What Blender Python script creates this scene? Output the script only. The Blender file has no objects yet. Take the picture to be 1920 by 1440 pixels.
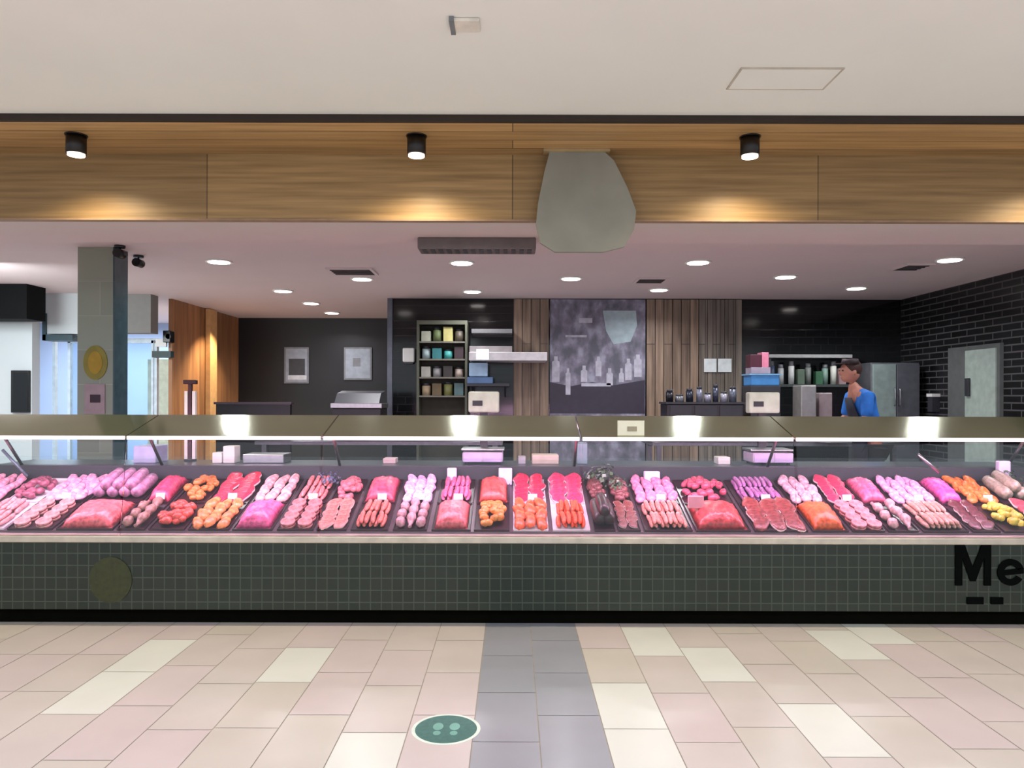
import bpy, bmesh, math, random
from mathutils import Vector, Matrix, Euler
random.seed(7)
R = random.Random(11)
SC = bpy.context.scene
COL = SC.collection
F, CX, HZ, CH = 1386.7, 960.0, 744.0, 1.4
def PX(x, Y): return (x-CX)*Y/F
def PZ(y, Y): return CH-(y-HZ)*Y/F

# ------------------------------------------------------------------ materials
def lin(c):
    r = []
    for v in c[:3]:
        v = v/255.0
        r.append(v/12.92 if v <= .04045 else ((v+.055)/1.055)**2.4)
    return (r[0], r[1], r[2], 1)
MATS = {}
def mat(name, col, rough=.5, metal=0, var=.12, scale=12, spec=.5, bump=0.0, coat=0):
    if name in MATS: return MATS[name]
    m = bpy.data.materials.new(name); m.use_nodes = True
    nt = m.node_tree; b = nt.nodes['Principled BSDF']
    tc = nt.nodes.new('ShaderNodeTexCoord'); n = nt.nodes.new('ShaderNodeTexNoise')
    n.inputs['Scale'].default_value = scale; n.inputs['Detail'].default_value = 3
    nt.links.new(tc.outputs['Object'], n.inputs['Vector'])
    rp = nt.nodes.new('ShaderNodeValToRGB'); c = lin(col)
    rp.color_ramp.elements[0].color = tuple(max(0, v*(1-var)) for v in c[:3])+(1,)
    rp.color_ramp.elements[1].color = tuple(min(1, v*(1+var)) for v in c[:3])+(1,)
    rp.color_ramp.elements[0].position = .3; rp.color_ramp.elements[1].position = .7
    nt.links.new(n.outputs['Fac'], rp.inputs['Fac']); nt.links.new(rp.outputs['Color'], b.inputs['Base Color'])
    b.inputs['Roughness'].default_value = rough; b.inputs['Metallic'].default_value = metal
    b.inputs['Specular IOR Level'].default_value = spec
    b.inputs['Coat Weight'].default_value = coat
    if bump:
        bp = nt.nodes.new('ShaderNodeBump'); bp.inputs['Strength'].default_value = bump
        bp.inputs['Distance'].default_value = .01
        nt.links.new(n.outputs['Fac'], bp.inputs['Height']); nt.links.new(bp.outputs['Normal'], b.inputs['Normal'])
    MATS[name] = m
    return m
def emis(name, col, s):
    if name in MATS: return MATS[name]
    m = bpy.data.materials.new(name); m.use_nodes = True
    b = m.node_tree.nodes['Principled BSDF']; b.inputs['Base Color'].default_value = lin(col)
    b.inputs['Emission Color'].default_value = lin(col); b.inputs['Emission Strength'].default_value = s
    MATS[name] = m; return m
def glassmat(name, tint=(1, 1, 1, 1), refl=.08, rough=.02):
    m = bpy.data.materials.new(name); m.use_nodes = True; nt = m.node_tree
    for n in list(nt.nodes): nt.nodes.remove(n)
    o = nt.nodes.new('ShaderNodeOutputMaterial'); mx = nt.nodes.new('ShaderNodeMixShader')
    t = nt.nodes.new('ShaderNodeBsdfTransparent'); g = nt.nodes.new('ShaderNodeBsdfGlossy')
    t.inputs['Color'].default_value = tint; g.inputs['Roughness'].default_value = rough
    lw = nt.nodes.new('ShaderNodeFresnel'); lw.inputs['IOR'].default_value = 1.3
    ad = nt.nodes.new('ShaderNodeMath'); ad.operation = 'MULTIPLY'; ad.inputs[1].default_value = refl/.02
    ad.use_clamp = True
    nt.links.new(lw.outputs[0], ad.inputs[0]); nt.links.new(ad.outputs[0], mx.inputs[0])
    nt.links.new(t.outputs[0], mx.inputs[1]); nt.links.new(g.outputs[0], mx.inputs[2])
    nt.links.new(mx.outputs[0], o.inputs[0]); MATS[name] = m; return m
def axes_vec(nt, ax):
    tc = nt.nodes.new('ShaderNodeTexCoord'); sp = nt.nodes.new('ShaderNodeSeparateXYZ')
    cb = nt.nodes.new('ShaderNodeCombineXYZ'); nt.links.new(tc.outputs['Object'], sp.inputs[0])
    nt.links.new(sp.outputs['XYZ'.index(ax[0].upper())], cb.inputs[0])
    nt.links.new(sp.outputs['XYZ'.index(ax[1].upper())], cb.inputs[1])
    return cb.outputs[0]
def tilemat(name, c1, c2, grout, ax, w, h, offset=.5, rough=.25, mortar=.006, bump=.3, spec=.5, grough=None):
    m = bpy.data.materials.new(name); m.use_nodes = True; nt = m.node_tree; b = nt.nodes['Principled BSDF']
    br = nt.nodes.new('ShaderNodeTexBrick'); v = axes_vec(nt, ax)
    br.offset = offset; br.squash = 1
    br.inputs['Color1'].default_value = lin(c1); br.inputs['Color2'].default_value = lin(c2)
    br.inputs['Mortar'].default_value = lin(grout); br.inputs['Scale'].default_value = 1
    br.inputs['Mortar Size'].default_value = mortar; br.inputs['Brick Width'].default_value = w
    br.inputs['Row Height'].default_value = h; br.inputs['Mortar Smooth'].default_value = .1
    br.inputs['Bias'].default_value = 0
    nt.links.new(v, br.inputs['Vector']); nt.links.new(br.outputs['Color'], b.inputs['Base Color'])
    b.inputs['Roughness'].default_value = rough; b.inputs['Specular IOR Level'].default_value = spec
    bp = nt.nodes.new('ShaderNodeBump'); bp.invert = True; bp.inputs['Strength'].default_value = bump
    bp.inputs['Distance'].default_value = .004
    nt.links.new(br.outputs['Fac'], bp.inputs['Height']); nt.links.new(bp.outputs['Normal'], b.inputs['Normal'])
    MATS[name] = m; return m
def woodmat(name, c1, c2, ax, grain='h', plank=.14, plen=1.9, seam=(60, 42, 25), rough=.5, stretch=18, mortar=.0035, offset=.5, bias=0, fine=1.0):
    """boards run along ax[0]; grain stretched along ax[0]"""
    m = bpy.data.materials.new(name); m.use_nodes = True; nt = m.node_tree; b = nt.nodes['Principled BSDF']
    v = axes_vec(nt, ax)
    mp = nt.nodes.new('ShaderNodeMapping'); mp.inputs['Scale'].default_value = (1.2*fine, stretch*2*fine, 1)
    nt.links.new(v, mp.inputs['Vector'])
    n = nt.nodes.new('ShaderNodeTexNoise'); n.inputs['Scale'].default_value = 1.0; n.inputs['Detail'].default_value = 5
    nt.links.new(mp.outputs[0], n.inputs['Vector'])
    br = nt.nodes.new('ShaderNodeTexBrick'); br.offset = offset
    br.inputs['Color1'].default_value = (0.72, .72, .72, 1); br.inputs['Color2'].default_value = (1.15, 1.15, 1.15, 1)
    br.inputs['Mortar'].default_value = (.35, .35, .35, 1); br.inputs['Scale'].default_value = 1
    br.inputs['Mortar Size'].default_value = mortar; br.inputs['Brick Width'].default_value = plen
    br.inputs['Row Height'].default_value = plank; br.inputs['Bias'].default_value = bias
    nt.links.new(v, br.inputs['Vector'])
    rp = nt.nodes.new('ShaderNodeValToRGB'); rp.color_ramp.elements[0].color = lin(c1); rp.color_ramp.elements[1].color = lin(c2)
    rp.color_ramp.elements[0].position = .3; rp.color_ramp.elements[1].position = .7
    nt.links.new(n.outputs['Fac'], rp.inputs['Fac'])
    mx = nt.nodes.new('ShaderNodeMix'); mx.data_type = 'RGBA'; mx.blend_type = 'MULTIPLY'; mx.inputs[0].default_value = 1
    nt.links.new(rp.outputs['Color'], mx.inputs[6]); nt.links.new(br.outputs['Color'], mx.inputs[7])
    nt.links.new(mx.outputs[2], b.inputs['Base Color']); b.inputs['Roughness'].default_value = rough
    MATS[name] = m; return m

M_ceil = mat('ceiling_paint', (240, 236, 228), .9, var=.02, scale=1.5)
M_shopceil = mat('shop_ceiling_paint', (205, 190, 190), .8, var=.02, scale=1.5)
M_black = mat('black_paint', (14, 14, 16), .35, var=.2)
M_matblack = mat('matt_black', (7, 6, 3), .9, var=.2, spec=.05)
M_steel = mat('brushed_steel', (170, 172, 172), .32, 1, var=.08, scale=30)
M_white = mat('white_plastic', (225, 225, 220), .4, var=.03)
M_cream = mat('cream_plastic', (222, 218, 200), .4, var=.03)
M_grey = mat('grey_plastic', (120, 122, 126), .5)
M_dkgrey = mat('dark_grey_plastic', (45, 46, 52), .45)
M_blue = mat('blue_plastic', (60, 130, 190), .4)
M_paper = mat('paper', (215, 218, 222), .8, var=.04)
M_lamp = emis('lamp_glow', (255, 246, 240), 9)
M_lampw = emis('warm_lamp_glow', (255, 236, 215), 7)
M_glass = glassmat('clear_glass', (.96, .98, .98, 1), .03)
M_storeglass = glassmat('storefront_glass', (.8, .87, .93, 1), .04)
M_tray = mat('tray_black', (44, 16, 28), .3)
M_traywhite = mat('tray_white', (205, 195, 200), .3)

# ------------------------------------------------------------------ mesh helpers
class MB:
    def __init__(s): s.bm = bmesh.new(); s.mats = []
    def mi(s, m):
        if m is None: return 0
        if m not in s.mats: s.mats.append(m)
        return s.mats.index(m)
    def _mark(s, n0, m, smooth=False):
        i = s.mi(m)
        for f in list(s.bm.faces)[n0:]: f.material_index = i; f.smooth = smooth
    def box(s, x0, x1, y0, y1, z0, z1, m=None, bevel=0, rot=None, piv=None):
        n0 = len(s.bm.faces)
        vs = [s.bm.verts.new((x, y, z)) for x in (x0, x1) for y in (y0, y1) for z in (z0, z1)]
        fs = [(0, 1, 3, 2), (4, 6, 7, 5), (0, 4, 5, 1), (2, 3, 7, 6), (0, 2, 6, 4), (1, 5, 7, 3)]
        fc = [s.bm.faces.new([vs[i] for i in f]) for f in fs]
        s._mark(n0, m)
        if bevel:
            es = list({e for f in fc for e in f.edges})
            r = bmesh.ops.bevel(s.bm, geom=es, offset=bevel, segments=2, profile=.5, affect='EDGES')
            vs = list({v for f in s.bm.faces[:] [n0:] for v in f.verts}) if False else list({v for f in r['faces'] for v in f.verts} | {v for v in vs if v.is_valid})
        if rot: bmesh.ops.rotate(s.bm, verts=[v for v in vs if v.is_valid], cent=piv or (0, 0, 0), matrix=rot)
        return s
    def poly(s, pts, d, m=None):
        """prism: pts list of 3d, d extrusion vector"""
        n0 = len(s.bm.faces); d = Vector(d)
        a = [s.bm.verts.new(p) for p in pts]; b = [s.bm.verts.new(Vector(p)+d) for p in pts]
        s.bm.faces.new(a[::-1]); s.bm.faces.new(b)
        k = len(pts)
        for i in range(k): s.bm.faces.new([a[i], a[(i+1) % k], b[(i+1) % k], b[i]])
        s._mark(n0, m); return s
    def cyl(s, c, r, h, m=None, axis='z', n=20, r2=None, smooth=True):
        n0 = len(s.bm.faces); r2 = r if r2 is None else r2
        M = Matrix.Translation(c)
        if axis == 'x': M = M @ Matrix.Rotation(math.pi/2, 4, 'Y')
        if axis == 'y': M = M @ Matrix.Rotation(-math.pi/2, 4, 'X')
        bmesh.ops.create_cone(s.bm, cap_ends=True, segments=n, radius1=r, radius2=r2, depth=h, matrix=M @ Matrix.Translation((0, 0, h/2)))
        i = s.mi(m)
        for f in list(s.bm.faces)[n0:]: f.material_index = i; f.smooth = smooth and len(f.verts) == 4
        return s
    def tube(s, pts, r, m=None, n=8):
        n0 = len(s.bm.faces); pts = [Vector(p) for p in pts]; rings = []
        for k, p in enumerate(pts):
            d = (pts[min(k+1, len(pts)-1)]-pts[max(k-1, 0)]).normalized()
            u = d.orthogonal().normalized() if k == 0 else (u-d*u.dot(d)).normalized()
            w = d.cross(u); rr = r[k] if isinstance(r, (list, tuple)) else r
            rings.append([s.bm.verts.new(p+(u*math.cos(t)+w*math.sin(t))*rr) for t in [2*math.pi*i/n for i in range(n)]])
        for a, b in zip(rings, rings[1:]):
            for i in range(n): s.bm.faces.new([a[i], a[(i+1) % n], b[(i+1) % n], b[i]])
        s.bm.faces.new(rings[0][::-1]); s.bm.faces.new(rings[-1]); s._mark(n0, m, True); return s
    def blob(s, c, rx, ry, rz, m=None, nz=.0, seed=0, sub=2):
        n0 = len(s.bm.faces); rr = random.Random(seed)
        r = bmesh.ops.create_icosphere(s.bm, subdivisions=sub, radius=1)
        ph = [rr.uniform(0, 6) for _ in range(6)]
        for v in r['verts']:
            p = v.co; k = 1+nz*(math.sin(p.x*4+ph[0])+math.sin(p.y*5+ph[1])+math.sin(p.z*4+ph[2])+.6*math.sin(p.x*9+p.y*8+ph[3]))*.5
            v.co = Vector((p.x*rx*k, p.y*ry*k, p.z*rz*k))+Vector(c)
        s._mark(n0, m, True); return s
    def mesh(s, name):
        bmesh.ops.recalc_face_normals(s.bm, faces=s.bm.faces[:])
        me = bpy.data.meshes.new(name); s.bm.to_mesh(me); s.bm.free()
        for m in s.mats: me.materials.append(m)
        return me
    def obj(s, name, parent=None, m=None):
        me = s.mesh(name)
        if not me.materials and m: me.materials.append(m)
        o = bpy.data.objects.new(name, me); COL.objects.link(o)
        if parent: o.parent = parent; o.matrix_parent_inverse = Matrix.Translation(-Vector(parent.location)) if parent.type == 'EMPTY' else Matrix.Identity(4)
        return o
def recenter(o):
    """move the origin of a top level mesh to its base centre"""
    me = o.data; cs = [v.co for v in me.vertices]
    c = Vector(((min(v.x for v in cs)+max(v.x for v in cs))/2, (min(v.y for v in cs)+max(v.y for v in cs))/2, min(v.z for v in cs)))
    me.transform(Matrix.Translation(-c)); o.location = o.location+c
    return o
def tag(o, label, cat, group=None, kind=None):
    o['label'] = label; o['category'] = cat
    if group: o['group'] = group
    if kind: o['kind'] = kind
    return o
def struct(o, label=None, cat=None):
    o['kind'] = 'structure'
    if label: o['label'] = label
    if cat: o['category'] = cat
    return o
def thing(name, label, cat, loc=(0, 0, 0), group=None):
    o = bpy.data.objects.new(name, None); COL.objects.link(o); o.location = loc; o.empty_display_size = .1
    return tag(o, label, cat, group)
def single(mb, name, label, cat, group=None, kind=None):
    return tag(recenter(mb.obj(name)), label, cat, group, kind)
def area(name, loc, sx, sy, power, col=(1, 1, 1), rot=(0, 0, 0), shape='RECTANGLE', spread=math.pi):
    l = bpy.data.lights.new(name, 'AREA'); l.shape = shape; l.size = sx; l.size_y = sy; l.energy = power; l.color = col; l.spread = spread
    o = bpy.data.objects.new(name, l); COL.objects.link(o); o.location = loc; o.rotation_euler = rot
    return o

# ------------------------------------------------------------------ floor
FL_base = [mat('floor_tile_beige', (208, 196, 192), .28, var=.04, scale=3), mat('floor_tile_pink', (210, 194, 194), .28, var=.04, scale=3),
           mat('floor_tile_cream', (206, 196, 188), .28, var=.04, scale=3)]
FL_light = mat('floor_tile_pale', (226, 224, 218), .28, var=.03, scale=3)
FL_dark = mat('floor_tile_mauve_grey', (156, 156, 166), .28, var=.05, scale=3)
FL_grout = mat('floor_grout', (176, 166, 156), .8)
fb = MB(); W = .274; X0 = -.158
fb.box(-14, 9, -4, 16, -.2, -.002, FL_grout)
rr = random.Random(3); TL = .5
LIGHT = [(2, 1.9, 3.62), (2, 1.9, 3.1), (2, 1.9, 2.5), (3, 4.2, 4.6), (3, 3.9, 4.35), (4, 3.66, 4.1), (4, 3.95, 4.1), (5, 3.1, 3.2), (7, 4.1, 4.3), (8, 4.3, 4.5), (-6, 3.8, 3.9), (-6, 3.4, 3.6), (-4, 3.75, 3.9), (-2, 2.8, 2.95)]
OFF = {2: .12, 3: .0, 4: .18, 5: -.12, 7: .05, 8: .2, -6: .37, -7: .35, -4: .1, -2: .1}
for c in range(-30, 30):
    x0 = X0+W*c; off = OFF.get(c-0, rr.uniform(0, TL))
    off = {2: 3.62-.5*7, 3: 4.0-.5*8, 4: 3.64-3.5, 5: 2.88-2.5, 7: 3.95-3.5, 8: 4.2-4, -6: 3.34-3, -5: 3.1, -4: 3.62-3.5, -2: 3.08-3}.get(c, rr.choice([.0, .25]))
    k = -8
    for r in range(-8, 26):
        y0 = r*TL+off; y1 = y0+TL
        if y1 < -3.5 or y0 > 12: continue
        yc = (y0+y1)/2
        if c in (0, 1): m = FL_dark
        else:
            m = FL_base[rr.choice([0, 0, 1, 2])]
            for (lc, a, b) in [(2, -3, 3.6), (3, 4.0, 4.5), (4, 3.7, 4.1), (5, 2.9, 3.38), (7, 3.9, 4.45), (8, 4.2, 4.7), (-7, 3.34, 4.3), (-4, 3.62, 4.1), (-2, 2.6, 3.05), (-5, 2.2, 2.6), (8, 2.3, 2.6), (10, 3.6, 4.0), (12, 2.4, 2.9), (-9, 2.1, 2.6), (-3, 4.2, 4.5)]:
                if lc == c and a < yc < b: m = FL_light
        g = .0022
        z = 0.0
        vs = [fb.bm.verts.new(p) for p in ((x0+g, y0+g, z), (x0+W-g, y0+g, z), (x0+W-g, y1-g, z), (x0+g, y1-g, z))]
        f = fb.bm.faces.new(vs); f.material_index = fb.mi(m)
struct(fb.obj('floor'))

# ------------------------------------------------------------------ ceilings and bulkhead
CZ = 2.7
struct(MB().box(-9, 9, -4, 4.04, 2.94, 3.1, M_ceil).obj('ceiling'))
struct(MB().box(-12, 5.35, 5.3, 13.5, CZ, 2.85, M_shopceil).obj('ceiling'))
M_woodf = woodmat('bulkhead_oak', (140, 108, 66), (182, 145, 96), 'xz', plank=.6, plen=1.9, offset=0, stretch=16, mortar=.004)
M_woods = woodmat('soffit_oak', (158, 122, 78), (194, 154, 104), 'xy', plank=.14, plen=30, stretch=16)
b = MB()
b.box(-9, 9, 4.6, 4.64, 2.5, 2.905, M_woodf)
struct(recenter(b.obj('wall_front')))
struct(MB().box(-9, 9, 4.06, 4.62, 2.905, 2.945, M_woods).obj('ceiling'))
struct(MB().box(-9, 9, 4.035, 4.062, 2.902, 2.9395, mat('dark_brown_metal', (38, 24, 12), .6)).obj('trim_1'))
struct(MB().box(-9, 9, 4.64, 5.3, 2.5, 2.95, M_shopceil).obj('ceiling'))
b = MB(); b.box(-9, 9, 4.592, 4.646, 2.492, 2.502, mat('pale_bead', (150, 120, 95), .6)); struct(b.obj('trim_2'))

def spot(loc, power, size, blend, col, tilt=0):
    l = bpy.data.lights.new('lamp_spot', 'SPOT'); l.energy = power; l.spot_size = math.radians(size); l.spot_blend = blend; l.color = col; l.shadow_soft_size = .03
    o = bpy.data.objects.new('lamp_spot', l); COL.objects.link(o); o.location = loc; o.rotation_euler = (tilt, 0, 0); return o
LAMPX = [-4.47, -2.52, -.555, 1.37, 3.32]
lamp_lab = ['black cylinder downlight under timber soffit above left pillar', 'black cylinder downlight under timber soffit, left of the frosted sign', 'black cylinder downlight under timber soffit, right of the frosted sign']
for i, x in enumerate(LAMPX):
    if 0 < i < 4:
        t = thing('cylinder_downlight', lamp_lab[i-1], 'ceiling light', (x, 4.27, 2.905), 'black cylinder downlights under the timber soffit')
        bb = MB(); bb.cyl((x, 4.27, 2.795), .054, .112, mat('lamp_black', (18, 8, 5), .4), n=28); bb.obj('housing', t)
        MB().cyl((x, 4.27, 2.785), .046, .012, M_lampw, n=28).obj('lens', t)
        MB().cyl((x, 4.27, 2.899), .06, .006, mat('lamp_black', (18, 8, 5), .4), n=28).obj('mounting_plate', t)
    spot((x, 4.27, 2.775), 75, 150, 1, (1, .86, .6))

# frosted bell shaped sign hung before the bulkhead
Ysg = 4.5
pts = [(1030, 282), (1130, 282), (1150, 300), (1175, 350), (1192, 395), (1188, 430), (1170, 462), (1130, 472), (1040, 472), (1012, 455), (1004, 420), (1008, 380), (1020, 320)]
t = thing('hanging_sign', 'frosted grey-green bell-shaped sign hanging before the timber bulkhead', 'sign', (PX(1090, Ysg), Ysg, PZ(472, Ysg)))
MB().poly([(PX(x, Ysg), Ysg, PZ(y, Ysg)) for x, y in pts], (0, .03, 0), mat('frosted_greygreen', (138, 134, 122), .55, var=.1, scale=4)).obj('panel', t)
MB().box(PX(1018, Ysg), PX(1142, Ysg), Ysg-.02, Ysg+.05, PZ(285, Ysg), PZ(276, Ysg), mat('beige_bar', (165, 140, 100), .5)).obj('top_bar', t)
for x in (1040, 1120):
    bb = MB(); bb.cyl((PX(x, Ysg), Ysg+.015, PZ(277, Ysg)), .006, 2.905-PZ(277, Ysg), M_steel, n=8)
    bb.obj('hanger', t)

# ceiling bits
def cbox(name, label, cat, xa, xb, ya, yb, m, z, th=.02, group=None):
    d = z-CH; Ya = F*d/(HZ-ya); Yb = F*d/(HZ-yb)   # ya top (near) , yb lower (far)
    xm = lambda x, Y: PX(x, Y)
    Ym = (Ya+Yb)/2
    return MB().box(xm(xa, Ym), xm(xb, Ym), Ya, Yb, z-th, z, m), name, label, cat
b, *a = cbox('air_vent', '', '', 615, 705, 503, 513, mat('vent_dark', (60, 52, 54), .6), CZ)
VENTS = [(618, 703, 502, 514, 'dark slot air vent in shop ceiling, above the black wall posters'),
         (1190, 1248, 519, 528, 'dark slot air vent in shop ceiling, above the timber cladding'),
         (1682, 1735, 491, 503, 'dark slot air vent in shop ceiling, nearest the right brick wall')]
b.bm.free()
for xa, xb, ya, yb, lb in VENTS:
    d = CZ-CH; Ya = F*d/(HZ-ya); Yb = F*d/(HZ-yb); Ym = (Ya+Yb)/2; x0, x1 = PX(xa, Ym), PX(xb, Ym)
    t = thing('air_vent', lb, 'air vent', ((x0+x1)/2, Ym, CZ-.015), 'slot air vents in the shop ceiling')
    fr = MB(); fr.box(x0, x1, Ya, Ya+.03, CZ-.02, CZ, M_shopceil); fr.box(x0, x1, Yb-.03, Yb, CZ-.02, CZ, M_shopceil)
    fr.box(x0, x0+.03, Ya+.03, Yb-.03, CZ-.02, CZ, M_shopceil); fr.box(x1-.03, x1, Ya+.03, Yb-.03, CZ-.02, CZ, M_shopceil); fr.obj('frame', t)
    sl = MB(); k = 4
    for i in range(k):
        yy = Ya+.03+(Yb-Ya-.06)*(i+.5)/k; sl.box(x0+.03, x1-.03, yy-.012, yy+.02, CZ-.022, CZ-.001, mat('vent_dark', (60, 52, 54), .6))
    sl.obj('slats', t)
x0, x1 = PX(787, 5.25), PX(1003, 5.25)
t = thing('air_curtain', 'long dark grey air curtain bar under the bulkhead, beside the frosted sign', 'air curtain', ((x0+x1)/2, 5.2, 2.42))
MB().box(x0, x1, 5.1, 5.3, 2.42, 2.5, mat('air_curtain_grey', (98, 84, 84), .5), bevel=.008).obj('housing', t)
g = MB()
for i in range(14): xx = x0+.03+(x1-x0-.06)*i/13.5; g.box(xx, xx+.03, 5.12, 5.26, 2.415, 2.42, M_dkgrey)
g.obj('grille', t)
t = thing('ceiling_sensor', 'small white sensor with dark end on the main ceiling', 'sensor', (PX(870, 3.05), 3.05, 2.94))
MB().box(PX(846, 3.05), PX(898, 3.05), 3.0, 3.1, 2.925, 2.939, mat('offwhite', (228, 218, 205), .6), bevel=.004).obj('body', t)
MB().box(PX(842, 3.05), PX(851, 3.05), 2.99, 3.11, 2.92, 2.939, M_grey).obj('end_cap', t)
d = 1.55; Y1, Y2 = F*d/(HZ-122), F*d/(HZ-160)
t = thing('access_panel', 'faint square white access panel in the main ceiling, upper right', 'access panel', (PX(1470, 3.5), 3.5, 2.945))
MB().box(PX(1385, 3.5), PX(1570, 3.5), Y1, Y2, 2.935, 2.9395, M_ceil).obj('panel', t)
fr = MB(); a0, a1 = PX(1385, 3.5), PX(1570, 3.5)
for q in ((a0-.008, a1+.008, Y1-.008, Y1), (a0-.008, a1+.008, Y2, Y2+.008), (a0-.008, a0, Y1, Y2), (a1, a1+.008, Y1, Y2)): fr.box(*q, 2.933, 2.9395, mat('panel_edge', (196, 184, 168), .8))
fr.obj('frame', t)

# shop downlights
DL = [(410, 491), (865, 492), (1308, 490), (1780, 484), (678, 523), (1070, 521), (1472, 517), (530, 546), (885, 546), (1235, 542), (1605, 538), (583, 569), (622, 587)]
DLL = ['farthest left of the front row', 'second from left in the front row', 'third from left in the front row', 'nearest the right brick wall',
       'left of the middle row, just past a slot vent', 'centre of the middle row, right of the frosted sign', 'right of the middle row, above the dark tiled wall',
       'left end of the third row', 'third row, before the black tiled wall', 'third row, before the timber cladding', 'third row, above the worker',
       'second smallest, above the two posters', 'smallest and deepest, above the black far wall']
for (x, y), s in zip(DL, DLL):
    Y = F*(CZ-CH)/(HZ-y); X = PX(x, Y)
    t = thing('recessed_downlight', 'round lit ceiling downlight, '+s, 'ceiling light', (X, Y, CZ-.012), 'recessed downlights in the shop ceiling')
    MB().cyl((X, Y, CZ-.012), .125, .014, M_white, n=28).obj('trim_ring', t)
    MB().cyl((X, Y, CZ-.016), .1, .006, M_lamp, n=28).obj('diffuser', t)
    area('downlight', (X, Y, CZ-.03), .2, .2, 15, (.98, .98, 1.03), shape='DISK', spread=math.radians(150))

# ------------------------------------------------------------------ walls
M_blktile = tilemat('black_gloss_tile', (10, 10, 12), (17, 17, 19), (24, 24, 26), 'xz', .2, .1, rough=.12, bump=.15)
M_rtile = tilemat('right_black_tile', (14, 15, 16), (26, 26, 28), (82, 82, 82), 'yz', .3, .075, rough=.3, mortar=.008)
M_woodback = woodmat('rustic_boards', (98, 80, 66), (160, 138, 116), 'zx', plank=.115, plen=2.1, stretch=9, mortar=.006)
M_woodback2 = woodmat('grey_rustic_boards', (92, 84, 76), (140, 130, 116), 'zx', plank=.1, plen=2.1, stretch=9, mortar=.006)
M_woodleft = woodmat('left_timber', (140, 98, 66), (180, 128, 84), 'zy', plank=.4, plen=9, stretch=6, mortar=.003)
YB = 9.8; YF = 12.3
struct(recenter(MB().box(PX(730, YB), 5.2, YB, YB+.15, 0, CZ, M_blktile).obj('wall_back')))
struct(recenter(MB().box(-4.6, PX(730, YB), YF, YF+.15, 0, CZ, mat('far_black_wall', (20, 21, 24), .5, var=.3, scale=2)).obj('wall_back')))
struct(recenter(MB().box(PX(730, YB), PX(730, YB)+.15, YB+.15, YF, 0, CZ, M_black).obj('wall_side')))
struct(recenter(MB().box(5.15, 5.35, 5.3, YB+.15, 0, CZ, M_rtile).obj('wall_right')))
struct(recenter(MB().box(5.15, 5.35, 4.64, 5.3, 0, 2.5, M_black).obj('wall_right')))
struct(recenter(MB().box(-4.6, -4.55, 9.9, YF+.15, 0, CZ, M_woodleft).obj('wall_left')))
struct(MB().box(PX(728, YB)-.01, PX(736, YB), YB-.03, YB+.02, 0, CZ, mat('silver_trim', (96, 100, 108), .35, .6)).obj('trim_3'))
# left wall : lit stripe, put in further below as a pale strip
# cladding panels on the back wall
def clad(xa, xb, m, name, label):
    b = MB(); x0, x1 = PX(xa, YB), PX(xb, YB); n = max(1, round((x1-x0)/.115)); w = (x1-x0)/n
    for i in range(n): b.box(x0+i*w+.003, x0+(i+1)*w-.003, YB-.034-R.uniform(0, .012), YB-.004, 0, CZ-.01, m)
    return single(b, name, label, 'wall cladding')
clad(962, 1029, M_woodback, 'timber_cladding', 'narrow strip of brown vertical boards left of the grey mural')
clad(1211, 1308, M_woodback, 'timber_cladding', 'brown rustic vertical boards right of the grey mural')
clad(1309, 1389, M_woodback2, 'timber_cladding', 'greyer rustic vertical boards beside the black tiled wall')

# mural
def muralmat():
    m = bpy.data.materials.new('mural_print'); m.use_nodes = True; nt = m.node_tree; b = nt.nodes['Principled BSDF']
    v = axes_vec(nt, 'xz'); mp = nt.nodes.new('ShaderNodeMapping'); mp.inputs['Scale'].default_value = (4, 2.6, 1)
    nt.links.new(v, mp.inputs['Vector']); n = nt.nodes.new('ShaderNodeTexNoise'); n.inputs['Scale'].default_value = 1.6; n.inputs['Detail'].default_value = 5
    nt.links.new(mp.outputs[0], n.inputs['Vector']); rp = nt.nodes.new('ShaderNodeValToRGB')
    e = rp.color_ramp.elements; e[0].position = .38; e[0].color = lin((84, 86, 96)); e[1].position = .66; e[1].color = lin((150, 152, 168))
    x = e.new(.52); x.color = lin((116, 112, 128))
    nt.links.new(n.outputs['Fac'], rp.inputs['Fac']); nt.links.new(rp.outputs['Color'], b.inputs['Base Color']); b.inputs['Roughness'].default_value = .5
    return m
mb_ = MB(); x0, x1 = PX(1031, YB), PX(1209, YB); ym = YB-.03
mb_.box(x0, x1, ym, YB-.004, 0.02, CZ-.01, muralmat())
mid = mat('mural_pale_blue', (158, 178, 184), .5); figs = mat('mural_pale', (172, 172, 184), .5, var=.2); dk = mat('mural_dark', (45, 40, 55), .5)
def mpoly(pts, m, o=.002): mb_.poly([(PX(x, ym), ym-o, PZ(y, ym)) for x, y in pts], (0, o*.8, 0), m)
mpoly([(1130, 582), (1192, 582), (1194, 610), (1182, 640), (1150, 645), (1136, 620)], mid)
mpoly([(1031, 716), (1070, 724), (1110, 716), (1150, 722), (1209, 712), (1209, 775), (1031, 775)], dk)
for x, y0, y1, w in [(1042, 668, 716, 14), (1065, 690, 740, 9), (1095, 685, 716, 12), (1122, 668, 705, 11), (1143, 690, 722, 12), (1165, 690, 716, 9), (1178, 672, 712, 12), (1196, 664, 706, 14)]:
    mpoly([(x-w/2, y1), (x-w/2, y0+10), (x-w/4, y0+8), (x-w/4, y0), (x+w/4, y0), (x+w/4, y0+8), (x+w/2, y0+10), (x+w/2, y1)], figs, .003)
mpoly([(1090, 718), (1145, 718), (1145, 724), (1090, 724)], figs, .003)
mpoly([(1060, 628), (1100, 628), (1100, 632), (1060, 632)], figs, .003)
mpoly([(1085, 596), (1110, 596), (1110, 605), (1085, 605)], figs, .003)
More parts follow.
